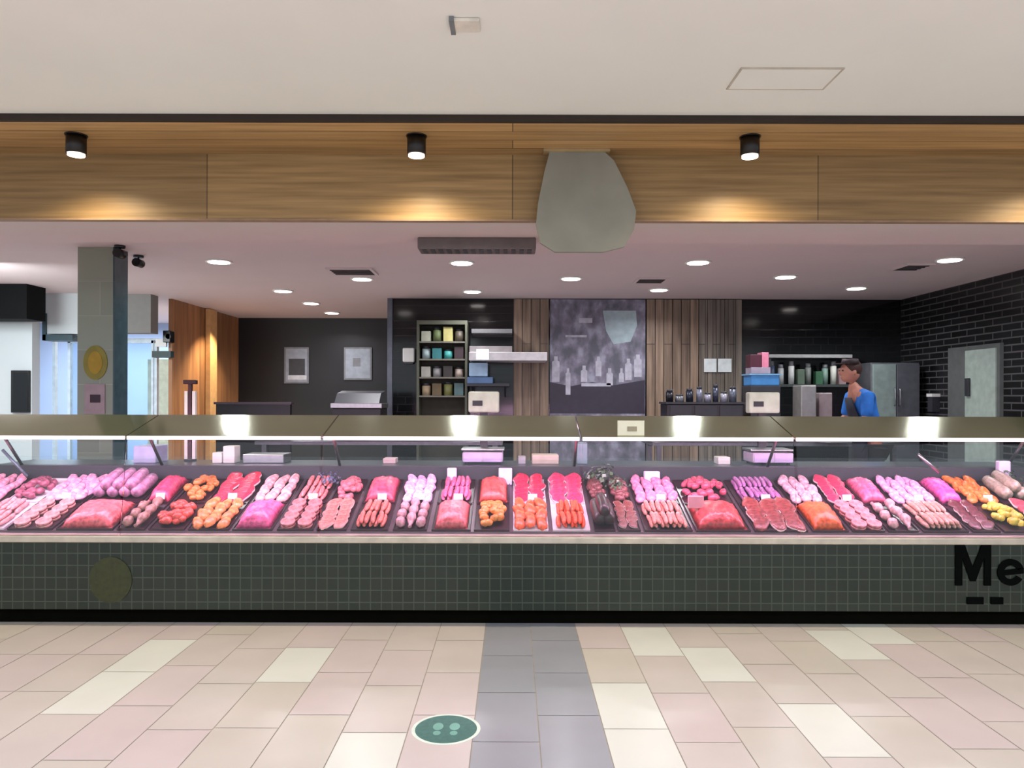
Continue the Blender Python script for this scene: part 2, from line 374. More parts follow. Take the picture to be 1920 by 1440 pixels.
single(mb_, 'mural', 'grey photographic mural of pale standing shapes between the timber boards', 'mural')

# ------------------------------------------------------------------ mall beyond, left
M_mwhite = mat('mall_white_wall', (200, 208, 210), .8, var=.03, scale=1)
YM = 9.9
# white wall at the extreme left
struct(recenter(MB().box(-9.5, PX(60, 9.2), 9.2, 9.35, 0, CZ, M_mwhite).obj('wall_mall')))
single(MB().box(-9.0, PX(60, 8.7), 8.6, 8.95, PZ(600, 8.6), CZ-.001, mat('fascia_black', (8, 9, 10), .7, spec=.1)), 'shop_fascia', 'black fascia hanging from the ceiling at far left', 'fascia')
t = thing('wall_screen', 'black upright screen on the white wall at far left', 'screen', (PX(38, 9.17), 9.17, PZ(775, 9.17)))
MB().box(PX(22, 9.17), PX(55, 9.17), 9.15, 9.2, PZ(776, 9.17), PZ(697, 9.17), M_black, bevel=.005).obj('frame', t)
MB().box(PX(25, 9.15), PX(52, 9.15), 9.145, 9.15, PZ(772, 9.15), PZ(701, 9.15), mat('screen_black', (4, 8, 10), .15)).obj('display', t)
t = thing('hanging_bulkhead', 'white bulkhead panel with dark lower edge, left of the pillar', 'bulkhead', (-5.1, 9.5, 2.15))
MB().box(PX(60, 9.2)+.02, -5.22, 9.4, 9.6, PZ(628, 9.4), CZ, M_mwhite).obj('panel', t)
single(MB().box(-5.2, -4.62, 9.45, 9.65, PZ(626, 9.45), CZ, mat('grey_bulkhead', (128, 128, 124), .8, var=.04)), 'bulkhead_box', 'grey bulkhead box hanging between the pillar and the timber wall', 'bulkhead')
MB().box(PX(60, 9.2)+.02, PX(138, 9.4), 9.37, 9.6, PZ(641, 9.4), PZ(630, 9.4), mat('teal_dark', (45, 68, 76), .5)).obj('lower_edge', t)
MB().box(PX(60, 9.2)+.015, PX(66, 9.2)+.02, 9.37, 9.4, PZ(641, 9.4), PZ(590, 9.4), mat('teal_dark', (45, 68, 76), .5)).obj('side_edge', t)
# storefront glazing with frames
X0s, X1s = PX(60, 9.2)+.02, -4.75
w1 = MB(); fm = mat('white_frame', (205, 222, 232), .5)
for xx in (X0s, PX(98, YM), PX(180, YM), PX(283, YM), X1s-.04): w1.box(xx, xx+.035, YM, YM+.06, 0, PZ(640, YM), fm)
w1.box(X0s, X1s, YM, YM+.06, PZ(645, YM), PZ(636, YM), fm); w1.box(X0s, X1s, YM, YM+.06, 0, .1, fm)
wo = struct(w1.obj('window_1'))
g1 = MB().box(X0s, X1s, YM+.02, YM+.03, .1, PZ(640, YM), M_storeglass).obj('glass'); g1.parent = wo
# beyond the glazing: another pale shopfront, lit
MB_far = MB().box(-16, -4.9, 13.2, 13.4, 0, 3.2, mat('far_pale_blue_wall', (152, 172, 205), .8, var=.08, scale=.8))
struct(recenter(MB_far.obj('wall_far')))
single(MB().box(PX(283, 11), PX(322, 11), 10.9, 11.1, 0, PZ(676, 11), mat('pale_yellow', (225, 232, 205), .6)), 'advertising_board', 'pale yellow-white display panel beyond the glazing, beside the timber wall', 'panel')
single(MB().box(PX(286, 9.8), PX(321, 9.8), 9.78, 9.88, PZ(672, 9.8), PZ(660, 9.8), mat('dark_green_bar', (40, 60, 62), .5)), 'hanging_bar', 'dark green horizontal bar beside the timber wall', 'bar')
t = thing('wall_speaker', 'small black speaker over a white sign at the timber wall edge', 'speaker', (PX(315, 9.8), 9.8, PZ(646, 9.8)))
MB().box(PX(308, 9.8), PX(322, 9.8), 9.75, 9.88, PZ(644, 9.8), PZ(622, 9.8), M_black, bevel=.008).obj('housing', t)
MB().cyl((PX(315, 9.75), 9.75, PZ(633, 9.8)), .035, .004, M_dkgrey, axis='y').obj('cone', t)
single(MB().box(PX(293, 9.85), PX(313, 9.85), 9.82, 9.86, PZ(652, 9.85), PZ(637, 9.85), M_white), 'small_sign', 'small plain white sign just below the black speaker', 'sign')

# ------------------------------------------------------------------ pillar
M_pill = tilemat('pillar_green_tile', (128, 134, 122), (140, 146, 132), (150, 154, 142), 'xz', .6, .3, rough=.18, mortar=.003, bump=.1)
xa, xb = PX(145, 6.46), PX(212, 6.46)
t = thing('pillar', 'square glossy grey-green pillar with round yellow emblem behind the counter', 'pillar', ((xa+xb)/2, 6.56, 0))
MB().box(xa, xb, 6.46, 6.67, 0, CZ, M_pill).obj('shaft', t)
MB().box(xb, xb+.012, 6.455, 6.68, 0, CZ, mat('pillar_teal_side', (58, 78, 84), .2)).obj('side_panel', t)
e = MB(); cx, cz = PX(178, 6.45), PZ(682, 6.45)
e.poly([(cx+.105*math.cos(a)*1.0, 6.452, cz+.15*math.sin(a)) for a in [2*math.pi*i/32 for i in range(32)]], (0, .008, 0), mat('emblem_olive', (128, 118, 40), .5))
e.poly([(cx+.062*math.cos(a), 6.449, cz+.1*math.sin(a)) for a in [2*math.pi*i/32 for i in range(32)]], (0, .004, 0), mat('emblem_gold', (158, 128, 20), .5))
o = e.obj('emblem', t); o['label'] = 'round olive and gold emblem'
n = MB(); n.box(PX(157, 6.44), PX(195, 6.44), 6.45, 6.458, PZ(778, 6.44), PZ(722, 6.44), mat('notice_pinkgrey', (150, 132, 138), .6))
n.box(PX(168, 6.44), PX(187, 6.44), 6.446, 6.45, PZ(757, 6.44), PZ(742, 6.44), mat('notice_dark', (48, 28, 40), .6))
single(n, 'paper_notice', 'pinkish grey notice with dark square, stuck low on the pillar', 'notice')
# spotlights beside pillar
for x, lb in ((224, 'black ceiling spotlight touching the top of the pillar'), (259, 'black ceiling spotlight just right of the pillar')):
    Y = 6.4 if x < 240 else 6.85; X = PX(x, Y)
    t = thing('ceiling_spotlight', lb, 'spotlight', (X, Y, CZ-.06), 'black spotlights beside the pillar')
    MB().cyl((X, Y, CZ-.02), .045, .02, M_black).obj('mount', t)
    MB().tube([(X, Y, CZ-.02), (X, Y, CZ-.045)], .008, M_black).obj('arm', t)
    MB().cyl((X, Y-.05, CZ-.07), .038, .1, M_black, axis='y').obj('head', t)

# ------------------------------------------------------------------ posters etc on the far wall
def poster(xa, xb, ya, yb, Y, lb, inner):
    t = thing('wall_poster', lb, 'poster', (PX((xa+xb)/2, Y), Y, PZ(yb, Y)), 'posters on the black far wall')
    MB().box(PX(xa, Y), PX(xb, Y), Y-.01, Y+.015, PZ(yb, Y), PZ(ya, Y), mat('poster_edge', (120, 122, 126), .5)).obj('frame', t)
    p = MB(); p.box(PX(xa+3, Y), PX(xb-3, Y), Y-.014, Y-.01, PZ(yb-3, Y), PZ(ya+3, Y), mat('poster_pale', (150, 158, 168), .6))
    for (a, b_, c, d_, col) in inner: p.box(PX(a, Y), PX(b_, Y), Y-.017, Y-.014, PZ(d_, Y), PZ(c, Y), mat('poster_ink_%d' % col, (col, col+2, col+5), .6))
    p.obj('print', t)
poster(533, 579, 652, 720, YF-.015, 'grey poster with dark middle and white lower band on black wall', [(542, 572, 674, 704, 62), (540, 575, 705, 713, 205)])
poster(645, 697, 652, 713, YF-.015, 'plain pale blue-grey poster on black wall, nearer the silver corner', [(662, 676, 672, 688, 118)])

# ------------------------------------------------------------------ benches behind
M_bench = mat('bench_steel', (120, 120, 126), .3, .9, scale=25)
def bench(x0, x1, y0, y1, z, name, label, m=M_bench):
    t = thing(name, label, 'workbench', ((x0+x1)/2, (y0+y1)/2, 0))
    MB().box(x0, x1, y0, y1, z-.04, z, m, bevel=.004).obj('worktop', t)
    for xx in (x0+.06, x1-.11):
        for yy in (y0+.05, y1-.1): MB().box(xx, xx+.05, yy, yy+.05, 0, z-.04, m).obj('leg', t)
    MB().box(x0+.06, x1-.06, y0+.06, y1-.06, .25, .28, m).obj('undershelf', t)
    return t
bench(-2.75, -.1, 7.9, 8.6, .92, 'work_bench', 'steel workbench behind the counter, left half')
bench(1.5, 4.2, 7.9, 8.6, .92, 'work_bench', 'steel workbench behind the counter, right half')
BZ = .92
# half height partition left
t = thing('partition', 'black half-height partition before the far black wall', 'partition', (-2.8, 8.0, 0))
MB().box(PX(405, 8), PX(544, 8), 8.0, 8.06, 0, 1.31, M_black).obj('panel', t)
MB().box(PX(402, 8), PX(547, 8), 7.98, 8.08, 1.31, 1.335, mat('partition_cap', (55, 44, 50), .3)).obj('cap', t)
# vacuum packer
Y = 8.1
t = thing('packing_machine', 'black packing machine with a bright steel lid edge, below pale poster', 'machine', (PX(668, Y), Y+.2, BZ))
MB().box(PX(622, Y), PX(714, Y), Y, Y+.42, BZ+.03, PZ(766, Y), M_black, bevel=.01).obj('body', t)
MB().box(PX(620, Y), PX(716, Y), Y-.01, Y+.42, PZ(766, Y), PZ(757, Y), M_steel, bevel=.004).obj('lid_edge', t)
MB().poly([(PX(626, Y), Y+.02, PZ(757, Y)), (PX(626, Y), Y+.4, PZ(757, Y)), (PX(626, Y), Y+.4, PZ(733, Y)), (PX(626, Y), Y+.15, PZ(738, Y))], (PX(710, Y)-PX(626, Y), 0, 0), M_dkgrey).obj('lid', t)
for xx in (630, 706):
    for yy in (Y+.05, Y+.37): MB().cyl((PX(xx, Y), yy, BZ), .018, .03, M_black, n=10).obj('foot', t)
# tap tower near the left on the case worktop (built below) -> see CASE

# shelving unit on black tile wall
Y = 9.45
x0, x1 = PX(781, Y), PX(876, Y); zb, zt = 0, PZ(601, Y)
t = thing('shelving_unit', 'open shelving unit packed with jars and boxes against black tiles', 'shelves', ((x0+x1)/2, Y+.15, 0))
us = MB(); sm = mat('shelf_olive_frame', (74, 76, 62), .6)
us.box(x0, x0+.03, Y, Y+.3, 0, zt, sm); us.box(x1-.03, x1, Y, Y+.3, 0, zt, sm); us.box(x0+.03, x1-.03, Y, Y+.3, zt-.05, zt, sm)
us.obj('frame', t)
MB().box(x0+.03, x1-.03, Y+.28, Y+.3, 0, zt-.05, mat('shelf_back', (60, 58, 46), .7)).obj('back_panel', t)
SHY = [(640, ), (673, ), (707, ), (742, )]
shz = [PZ(v[0], Y) for v in SHY]
for z in shz: MB().box(x0+.03, x1-.03, Y+.01, Y+.28, z-.02, z, mat('shelf_board', (105, 102, 92), .6)).obj('shelf', t)
cols = [[(165, 168, 150), (95, 110, 70), (178, 172, 110), (80, 72, 60)], [(150, 170, 170), (40, 110, 112), (60, 150, 145), (58, 44, 48)], [(150, 148, 140), (130, 130, 130), (45, 40, 38), (165, 150, 140)], [(170, 150, 120), (88, 74, 46), (116, 118, 70), (70, 96, 96)]]
shnames = ['top', 'second', 'third', 'lowest']
cn = {0: 'cream', 1: 'green', 2: 'yellow', 3: 'brown'}
def jar(c, r, h, m, cap, label, group):
    t = thing('jar', label, 'jar', c, group)
    MB().cyl(c, r, h*.8, m, n=14).obj('body', t)
    MB().cyl((c[0], c[1], c[2]+h*.8), r*.8, h*.2, cap, n=14).obj('lid', t); return t
cnames = [['cream', 'olive green', 'mustard yellow', 'dark brown'], ['pale grey-teal', 'dark teal', 'bright teal', 'maroon'], ['light grey', 'mid grey', 'near-black', 'beige'], ['tan', 'brown', 'olive', 'slate teal']]
for r_, z in enumerate(shz):
    n = 4; w = (x1-x0-.08)/n
    for i in range(n):
        xc = x0+.04+w*(i+.5); c = cols[r_][i]; m = mat('goods_%d_%d_%d' % c, c, .5)
        h = R.uniform(.13, .19)
        if (i+r_) % 2 == 0:
            q = MB().box(xc-w*.42, xc+w*.42, Y+.05, Y+.2, z, z+h, m, bevel=.004)
            single(q, 'carton', '%s carton on the %s shelf of the packed shelving unit' % (cnames[r_][i], shnames[r_]), 'carton', 'goods in the shelving unit')
        else: jar((xc, Y+.12, z), w*.4, h, m, M_dkgrey, '%s jar on the %s shelf of the packed shelving unit' % (cnames[r_][i], shnames[r_]), 'goods in the shelving unit')

# white dispenser
Y = YB-.0
t = thing('towel_dispenser', 'white paper towel dispenser on black tiles left of the shelves', 'dispenser', (PX(767, Y), Y-.06, PZ(680, Y)))
MB().box(PX(757, Y), PX(779, Y), Y-.12, Y, PZ(680, Y), PZ(654, Y), M_white, bevel=.015).obj('body', t)
MB().box(PX(760, Y), PX(776, Y), Y-.1, Y-.02, PZ(683, Y), PZ(680, Y), M_dkgrey).obj('outlet', t)

# hood
Y = 9.15
t = thing('extraction_hood', 'long white steel hood crossing the narrow timber boards', 'hood', (PX(950, Y), Y+.3, PZ(677, Y)))
MB().box(PX(879, Y), PX(1026, Y), Y, YB-.05, PZ(676, Y), PZ(660, Y), mat('hood_white', (200, 196, 198), .35, .2), bevel=.006).obj('canopy', t)
MB().box(PX(879, Y), PX(960, Y), Y+.1, YB-.05, PZ(660, Y), PZ(648, Y), mat('hood_top', (130, 124, 124), .5)).obj('top_box', t)
o = MB().box(PX(893, Y), PX(916, Y), Y-.008, Y, PZ(674, Y), PZ(655, Y), emis('hood_lamp', (225, 240, 240), 1.6)).obj('lamp', t); o['label'] = 'bright square lamp'
MB().box(PX(878, Y)+.02, PX(960, Y), YB-.3, YB, PZ(620, Y), PZ(612, Y), M_steel).obj('rail', t)
single(MB().box(PX(879, 9.3), PX(914, 9.3), 9.35, 9.6, PZ(706, 9.3), PZ(680, 9.3), mat('iceblue', (160, 190, 215), .5), bevel=.01), 'storage_box', 'ice blue storage box under the left end of the hood', 'box')
single(MB().box(PX(876, 9.3), PX(924, 9.3), 9.3, 9.7, PZ(719, 9.3), PZ(707, 9.3), mat('trayblue', (80, 110, 150), .5), bevel=.006), 'tray', 'blue tray holding the ice blue storage box', 'tray')
t = thing('wall_shelf', 'dark wall shelf under the blue tray', 'shelf', (PX(910, 9.3), 9.5, PZ(724, 9.3)))
MB().box(PX(874, 9.3), PX(955, 9.3), 9.3, YB, PZ(724, 9.3), PZ(719, 9.3), M_dkgrey).obj('board', t)
for xx in (882, 945): MB().poly([(PX(xx, 9.3), YB, PZ(724, 9.3)), (PX(xx, 9.3), 9.4, PZ(724, 9.3)), (PX(xx, 9.3), YB, PZ(745, 9.3))], (.02, 0, 0), M_dkgrey).obj('bracket', t)

# cards on timber
for xa, xb, lb in ((1318, 1341, 'white card on timber boards, left of a matching pair'), (1344, 1369, 'white card on timber boards, right of a matching pair')):
    single(MB().box(PX(xa, YB), PX(xb, YB), YB-.06, YB-.045, PZ(697, YB), PZ(672, YB), mat('card_white', (225, 236, 234), .6)), 'wall_card', lb, 'card', 'pair of white cards on the timber')

# rack with strip light right
Y = 9.5
t = thing('wall_rack', 'two-tier wall rack of goods on the black tiles, left of the worker', 'rack', (PX(1520, Y), Y+.1, PZ(724, Y)))
MB().box(PX(1442, Y), PX(1598, Y), Y, YB, PZ(669, Y), PZ(663, Y), mat('rack_top', (170, 172, 170), .4, .3)).obj('shelf', t)
MB().box(PX(1442, Y), PX(1598, Y), Y, YB, PZ(724, Y), PZ(719, Y), mat('rack_low', (60, 66, 64), .4)).obj('shelf', t)
for xx in (1443, 1594): MB().box(PX(xx, Y), PX(xx+4, Y), Y+.02, YB, PZ(719, Y), PZ(669, Y), M_dkgrey).obj('upright', t)
RG = [(1453, 46, (45, 60, 90), 'navy'), (1470, 40, (170, 175, 175), 'silver'), (1490, 46, (190, 194, 190), 'white'), (1506, 30, (86, 104, 88), 'sage'), (1522, 42, (110, 118, 112), 'grey'), (1540, 26, (55, 100, 72), 'green'), (1554, 40, (120, 150, 138), 'mint'), (1570, 46, (202, 206, 194), 'cream'), (1584, 32, (150, 126, 128), 'dusty pink')]
for x, h, c, nme in RG:
    hh = h*Y/F*.95; X = PX(x, Y); m = mat('rackgood_'+nme.replace(' ', '_'), c, .45)
    if h > 35: jar((X, Y+.12, PZ(719, Y)), .038, hh, m, M_grey, '%s bottle on the lower tier of the wall rack' % nme, 'bottles and boxes in the wall rack')
    else: single(MB().box(X-.045, X+.045, Y+.06, Y+.16, PZ(719, Y), PZ(719, Y)+hh, m, bevel=.004), 'carton', '%s carton on the lower tier of the wall rack' % nme, 'carton', 'bottles and boxes in the wall rack')

# dark worktop machine with tubs (1250-1400)
Y = 8.1
t = thing('till_cabinet', 'long black bench cabinet before the rustic boards', 'cabinet', (PX(1325, Y), Y+.15, BZ))
MB().box(PX(1252, Y), PX(1398, Y), Y+.05, Y+.4, BZ, PZ(757, Y), M_black, bevel=.008).obj('body', t)
MB().box(PX(1250, Y), PX(1400, Y), Y+.03, Y+.42, PZ(757, Y), PZ(753, Y), M_dkgrey).obj('top', t)
for i in range(3): MB().box(PX(1258+47*i, Y), PX(1299+47*i, Y), Y+.04, Y+.05, BZ+.03, PZ(760, Y), M_dkgrey).obj('door', t)
TB = [(1262, 24, .042, (24, 26, 34), 'black'), (1281, 14, .05, (120, 124, 128), 'grey'), (1300, 26, .04, (34, 40, 56), 'navy'), (1319, 30, .035, (120, 124, 140), 'silver'), (1335, 18, .04, (150, 150, 165), 'lilac-grey'), (1350, 34, .03, (60, 66, 84), 'slate'), (1366, 20, .04, (160, 160, 172), 'pale'), (1383, 30, .04, (92, 98, 112), 'blue-grey')]
for x, h, r, c, nme in TB:
    jar((PX(x, Y), Y+.18, PZ(753, Y)), r, h*Y/F, mat('tub_'+nme.replace('-', '_'), c, .3, .3), M_dkgrey, '%s lidded tub on the long black bench cabinet' % nme, 'tubs on the bench cabinet')

# blue tub with pink box
single(MB().box(PX(1402, 8.3), PX(1458, 8.3), 8.2, 8.5, BZ+.0, PZ(722, 8.3), M_dkgrey, bevel=.008), 'bench_unit', 'dark grey bench unit under the blue tub, behind the right scale', 'machine')
t = thing('blue_tub', 'blue plastic tub behind the right-hand scale', 'tub', (PX(1430, 8.3), 8.35, PZ(722, 8.3)))
tb = MB(); z0, z1 = PZ(722, 8.3), PZ(700, 8.3); xa, xb = PX(1400, 8.3), PX(1459, 8.3)
tb.box(xa+.02, xb-.02, 8.2, 8.48, z0, z1, M_blue, bevel=.01); tb.obj('body', t)
MB().box(xa, xb, 8.19, 8.49, z1-.015, z1, mat('lightblue', (110, 160, 195), .4)).obj('rim', t)
single(MB().box(PX(1404, 8.3), PX(1440, 8.3), 8.22, 8.42, z1, PZ(688, 8.3), mat('silver_box', (150, 140, 155), .4), bevel=.004), 'tray', 'pale mauve tray lying on the blue tub', 'tray')
single(MB().box(PX(1403, 8.3), PX(1424, 8.3), 8.24, 8.4, PZ(688, 8.3), PZ(664, 8.3), mat('maroon', (72, 24, 42), .5), bevel=.006), 'carton', 'maroon carton on top of the mauve tray', 'carton')
single(MB().box(PX(1425, 8.3), PX(1438, 8.3), 8.24, 8.4, PZ(688, 8.3), PZ(660, 8.3), mat('pinkbox', (205, 120, 145), .5), bevel=.006), 'carton', 'pink carton beside the maroon carton', 'carton')
# steel containers at 1500-1560
single(MB().box(PX(1502, 8.1), PX(1531, 8.1), 8.1, 8.35, BZ, PZ(721, 8.1), mat('contgrey', (150, 150, 146), .4, .4), bevel=.01), 'steel_container', 'tall grey steel container on the bench, left of the worker', 'container')
single(MB().box(PX(1536, 8.15), PX(1561, 8.15), 8.15, 8.35, BZ, PZ(735, 8.15), mat('contpink', (140, 126, 128), .5), bevel=.01), 'steel_container', 'shorter pinkish grey container on the bench, left of the worker', 'container')

# fridge
Y = 9.15
xa, xb = PX(1635, Y), PX(1726, Y); zt = PZ(678, Y)
t = thing('upright_fridge', 'upright steel two-door fridge in the back right corner', 'fridge', ((xa+xb)/2, Y+.3, 0))
MB().box(xa, xb, Y+.03, YB-.01, .08, zt, mat('fridge_grey', (110, 114, 120), .35, .5), bevel=.006).obj('body', t)
xm = PX(1681, Y)
o = MB().box(xa+.01, xm-.004, Y, Y+.03, .1, zt-.02, mat('fridge_door_pale', (140, 156, 152), .3, .3), bevel=.005).obj('door', t); o['label'] = 'paler left door'
h = MB().tube([(xm-.03, Y-.01, 1.3), (xm-.03, Y-.03, 1.32), (xm-.03, Y-.03, 1.5), (xm-.03, Y-.01, 1.52)], .008, M_steel).obj('handle', o)
o = MB().box(xm+.004, xb-.01, Y, Y+.03, .1, zt-.02, mat('fridge_door_dark', (98, 100, 108), .35, .4), bevel=.005).obj('door', t)
h = MB().tube([(xm+.03, Y-.01, 1.3), (xm+.03, Y-.03, 1.32), (xm+.03, Y-.03, 1.5), (xm+.03, Y-.01, 1.52)], .008, M_steel).obj('handle', o)
for xx in (xa+.06, xb-.06):
    for yy in (Y+.1, YB-.08): MB().cyl((xx, yy, 0), .02, .08, M_black, n=10).obj('foot', t)
# door on right wall
d1 = MB(); zt = 1.93; ya, yb = 7.8, 8.32
d1.box(5.11, 5.15, ya-.05, yb+.35, 0, zt+.05, mat('doorframe_grey', (92, 96, 94), .4)); do = struct(d1.obj('door_1'))
q = MB().box(5.095, 5.11, ya, yb, .01, zt, mat('door_pale_green', (160, 176, 166), .5)).obj('door_leaf'); q.parent = do
q2 = MB().box(5.07, 5.095, yb-.1, yb-.03, 1.42, 1.62, M_dkgrey, bevel=.005).obj('door_handle'); q2.parent = do
t = thing('wall_dispenser', 'small white-topped dispenser on the right brick wall beside fridge', 'dispenser', (5.1, 9.0, 1.3))
Yd = 5.1*F/(1750-960)
MB().box(5.05, 5.15, Yd-.06, Yd+.06, PZ(742, Yd), PZ(736, Yd)+.0, M_white).obj('lid', t)
MB().box(5.06, 5.15, Yd-.05, Yd+.05, PZ(770, Yd), PZ(742, Yd), M_dkgrey).obj('body', t)

# ------------------------------------------------------------------ DISPLAY CASE
XL, XR = -3.75, 3.75
case = thing('display_case', 'long green-tiled glass-fronted refrigerated butcher counter', 'display case', (0, 5.0, 0))
MB().box(XL, XR, 4.575, 5.6, 0, .1, M_matblack).obj('plinth', case)
M_green = tilemat('green_front_tile', (20, 32, 23), (28, 37, 28), (56, 64, 54), 'xz', .066, .0735, offset=0, rough=.3, mortar=.0035, bump=.3)
MB().box(XL, XR, 4.5, 4.56, .1, .505, M_green).obj('tiled_front', case)
MB().box(XL, XR, 4.56, 5.7, .1, .5, M_dkgrey).obj('base_cabinet', case)
MB().box(XL, XR, 4.49, 4.6, .507, .548, mat('sill_metal', (196, 184, 170), .35, .5), bevel=.006).obj('sill', case)
# deck
DF, DB = Vector((0, 4.6, .56)), Vector((0, 5.3, .8)); DA = math.atan2(DB.z-DF.z, DB.y-DF.y); DLn = (DB-DF).length
MB().poly([(XL, 4.6, .50), (XL, 5.3, .5), (XL, 5.3, .8), (XL, 4.6, .56)], (XR-XL, 0, 0), mat('deck_steel', (110, 92, 100), .3, .6)).obj('display_deck', case)
MB().box(XL, XR, 5.3, 5.36, .5, .9, M_dkgrey).obj('rear_riser', case)
MB().box(XL, XR, 5.36, 5.8, .86, .9, mat('rear_top_steel', (92, 92, 100), .3, .7)).obj('rear_worktop', case)
# canopy
c0, c1 = Vector((0, 4.6, 1.15)), Vector((0, 5.03, 1.272))
M_canopy = mat('canopy_glass_steel', (146, 153, 122), .14, .8, var=.06, scale=3)
SEG = [(XL, PX(236, 4.6)), (PX(238, 4.6), PX(603, 4.6)), (PX(606, 4.6), PX(1088, 4.6)), (PX(1091, 4.6), PX(1488, 4.6)), (PX(1491, 4.6), XR)]
for a, b_ in SEG:
    MB().poly([(a, 4.6, 1.135), (a, 4.6, 1.15), (a, 5.03, 1.272), (a, 5.03, 1.257)], (b_-a, 0, 0), M_canopy).obj('canopy', case)
    MB().box(a+.005, b_-.005, 4.588, 4.602, 1.128, 1.151, emis('led_strip', (238, 225, 235), .75)).obj('light_strip', case)
    MB().poly([(a+.003, 4.515, .548), (a+.003, 4.522, .548), (a+.003, 4.597, 1.112), (a+.003, 4.59, 1.112)], (b_-a-.006, 0, 0), M_glass).obj('front_glass', case)
    MB().box(a+.02, b_-.02, 4.7, 4.74, 1.135, 1.15, emis('led_pink', (255, 190, 235), 2.0)).obj('lamp_tube', case)
    area('case_led', ((a+b_)/2, 4.73, 1.12), b_-a-.1, .05, 11*(b_-a), (1, .58, .86), rot=(math.radians(25), 0, 0))
for x in [PX(v, 4.8) for v in (-60, 232, 602, 1090, 1492, 1990)]:
    p = MB(); p.box(x-.012, x+.012, 5.0, 5.03, 1.22, 1.258, M_steel); p.tube([(x, 5.02, 1.25), (x, 5.34, .89)], .011, M_steel); p.obj('bracket', case)
# rear glass
MB().box(XL, XR, 5.37, 5.376, .9, .96, M_glass).obj('rear_glass', case)
# diagonal stays at ends
MB().tube([(PX(5, 5.1), 5.1, PZ(846, 5.1)), (PX(52, 5.1), 5.1, PZ(896, 5.1))], .01, mat('stay_grey', (85, 100, 108), .4, .3)).obj('stay', case)
MB().tube([(PX(1722, 5.1), 5.1, PZ(850, 5.1)), (PX(1762, 5.1), 5.1, PZ(884, 5.1))], .011, M_steel).obj('stay', case)
# lettering
M_let = mat('lettering_black', (2, 3, 3), .7, spec=.05)
t = thing('lettering', 'large black lettering on the green tiled counter front, right edge', 'lettering', (PX(1850, 4.49), 4.49, PZ(1131, 4.49)))
def lq(b, pts): b.poly([(PX(x, 4.49), 4.492, PZ(y, 4.49)) for x, y in pts], (0, .007, 0), M_let)
b = MB(); lq(b, [(1793, 1018), (1810, 1018), (1826, 1062), (1843, 1018), (1860, 1018), (1860, 1096), (1847, 1096), (1847, 1044), (1831, 1088), (1821, 1088), (1806, 1044), (1806, 1096), (1793, 1096)]); b.obj('letter', t)
pts = []
cxx, cyy = 1897, 1071
for k in range(25): a = math.radians(-20-k*310/24+0); pts.append((cxx+25*math.cos(a), cyy+25*math.sin(a)))
pin = [(cxx+13*math.cos(math.radians(-20-k*310/24)), cyy+13*math.sin(math.radians(-20-k*310/24))) for k in range(25)]
b = MB()
for k in range(24): lq(b, [pts[k], pts[k+1], pin[k+1], pin[k]])
lq(b, [(1884, 1068), (1921, 1062), (1921, 1073), (1884, 1077)]); b.obj('letter', t)
for xa, xb in ((1815, 1846), (1860, 1883)):
    b = MB(); lq(b, [(xa, 1118), (xb, 1118), (xb, 1131), (xa, 1131)]); b.obj('small_mark', t)
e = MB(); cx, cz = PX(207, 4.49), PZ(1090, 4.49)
e.poly([(cx+.13*math.cos(a), 4.494, cz+.14*math.sin(a)) for a in [2*math.pi*i/36 for i in range(36)]], (0, .005, 0), mat('olive_reflection', (44, 48, 12), .4, var=.3, scale=30))  # flat olive disc: a yellowish tile reflection put into colour, no real emblem
single(e, 'emblem', 'faint dark olive round painted reflection on the green tiled counter front, left', 'emblem')
# canopy card
t = thing('counter_card', 'cream card with a dark mark standing on the counter canopy', 'card', (PX(1183, 4.66), 4.66, 1.165))
MB().box(PX(1158, 4.64), PX(1208, 4.64), 4.635, 4.645, PZ(820, 4.64)-.005, PZ(788, 4.64), M_cream).obj('card', t)
MB().box(PX(1176, 4.64), PX(1194, 4.64), 4.633, 4.635, PZ(808, 4.64), PZ(799, 4.64), mat('card_print', (150, 140, 120), .6)).obj('print', t)

# scales on rear worktop
def scale(x, label, w=.19):
    Y = 5.6; z = .9
    t = thing('counter_scale', label, 'scale', (x, Y, z), 'tall cream scales on the counter')
    MB().box(x-.15, x+.15, Y-.14, Y+.1, z+.015, z+.09, mat('scale_body', (196, 180, 205), .4), bevel=.01).obj('body', t)  # lilac of body and keypad is the pink case light put into colour
    k = MB(); k.box(x-.14, x-.01, Y-.146, Y-.14, z+.02, z+.085, mat('scale_panel', (205, 180, 225), .4)); k.box(x+.01, x+.14, Y-.146, Y-.14, z+.02, z+.085, mat('scale_panel', (205, 180, 225), .4)); k.obj('keypad', t)
    MB().box(x-.16, x+.16, Y-.12, Y+.1, z+.1, z+.115, M_steel, bevel=.004).obj('platter', t)
    MB().box(x-.03, x+.03, Y+.1, Y+.13, z+.02, 1.33, M_dkgrey).obj('pole', t)
    MB().box(x-w*.62, x+w*.62, Y+.05, Y+.15, 1.28, 1.44, mat('scale_head', (196, 206, 190), .4), bevel=.012).obj('display_head', t)
    MB().box(x-w*.45, x-w*.05, Y+.045, Y+.05, 1.33, 1.37, M_dkgrey).obj('screen', t)
    for dx in (-.12, .12):
        for dy in (-.11, .07): MB().cyl((x+dx, Y+dy, z), .012, .015, M_black, n=8).obj('foot', t)
    return t
scale(PX(907, 5.65), 'cream scale with lilac-lit base, in front of the hood')
scale(PX(1434, 5.65), 'cream scale with lilac-lit base, in front of the blue tub')
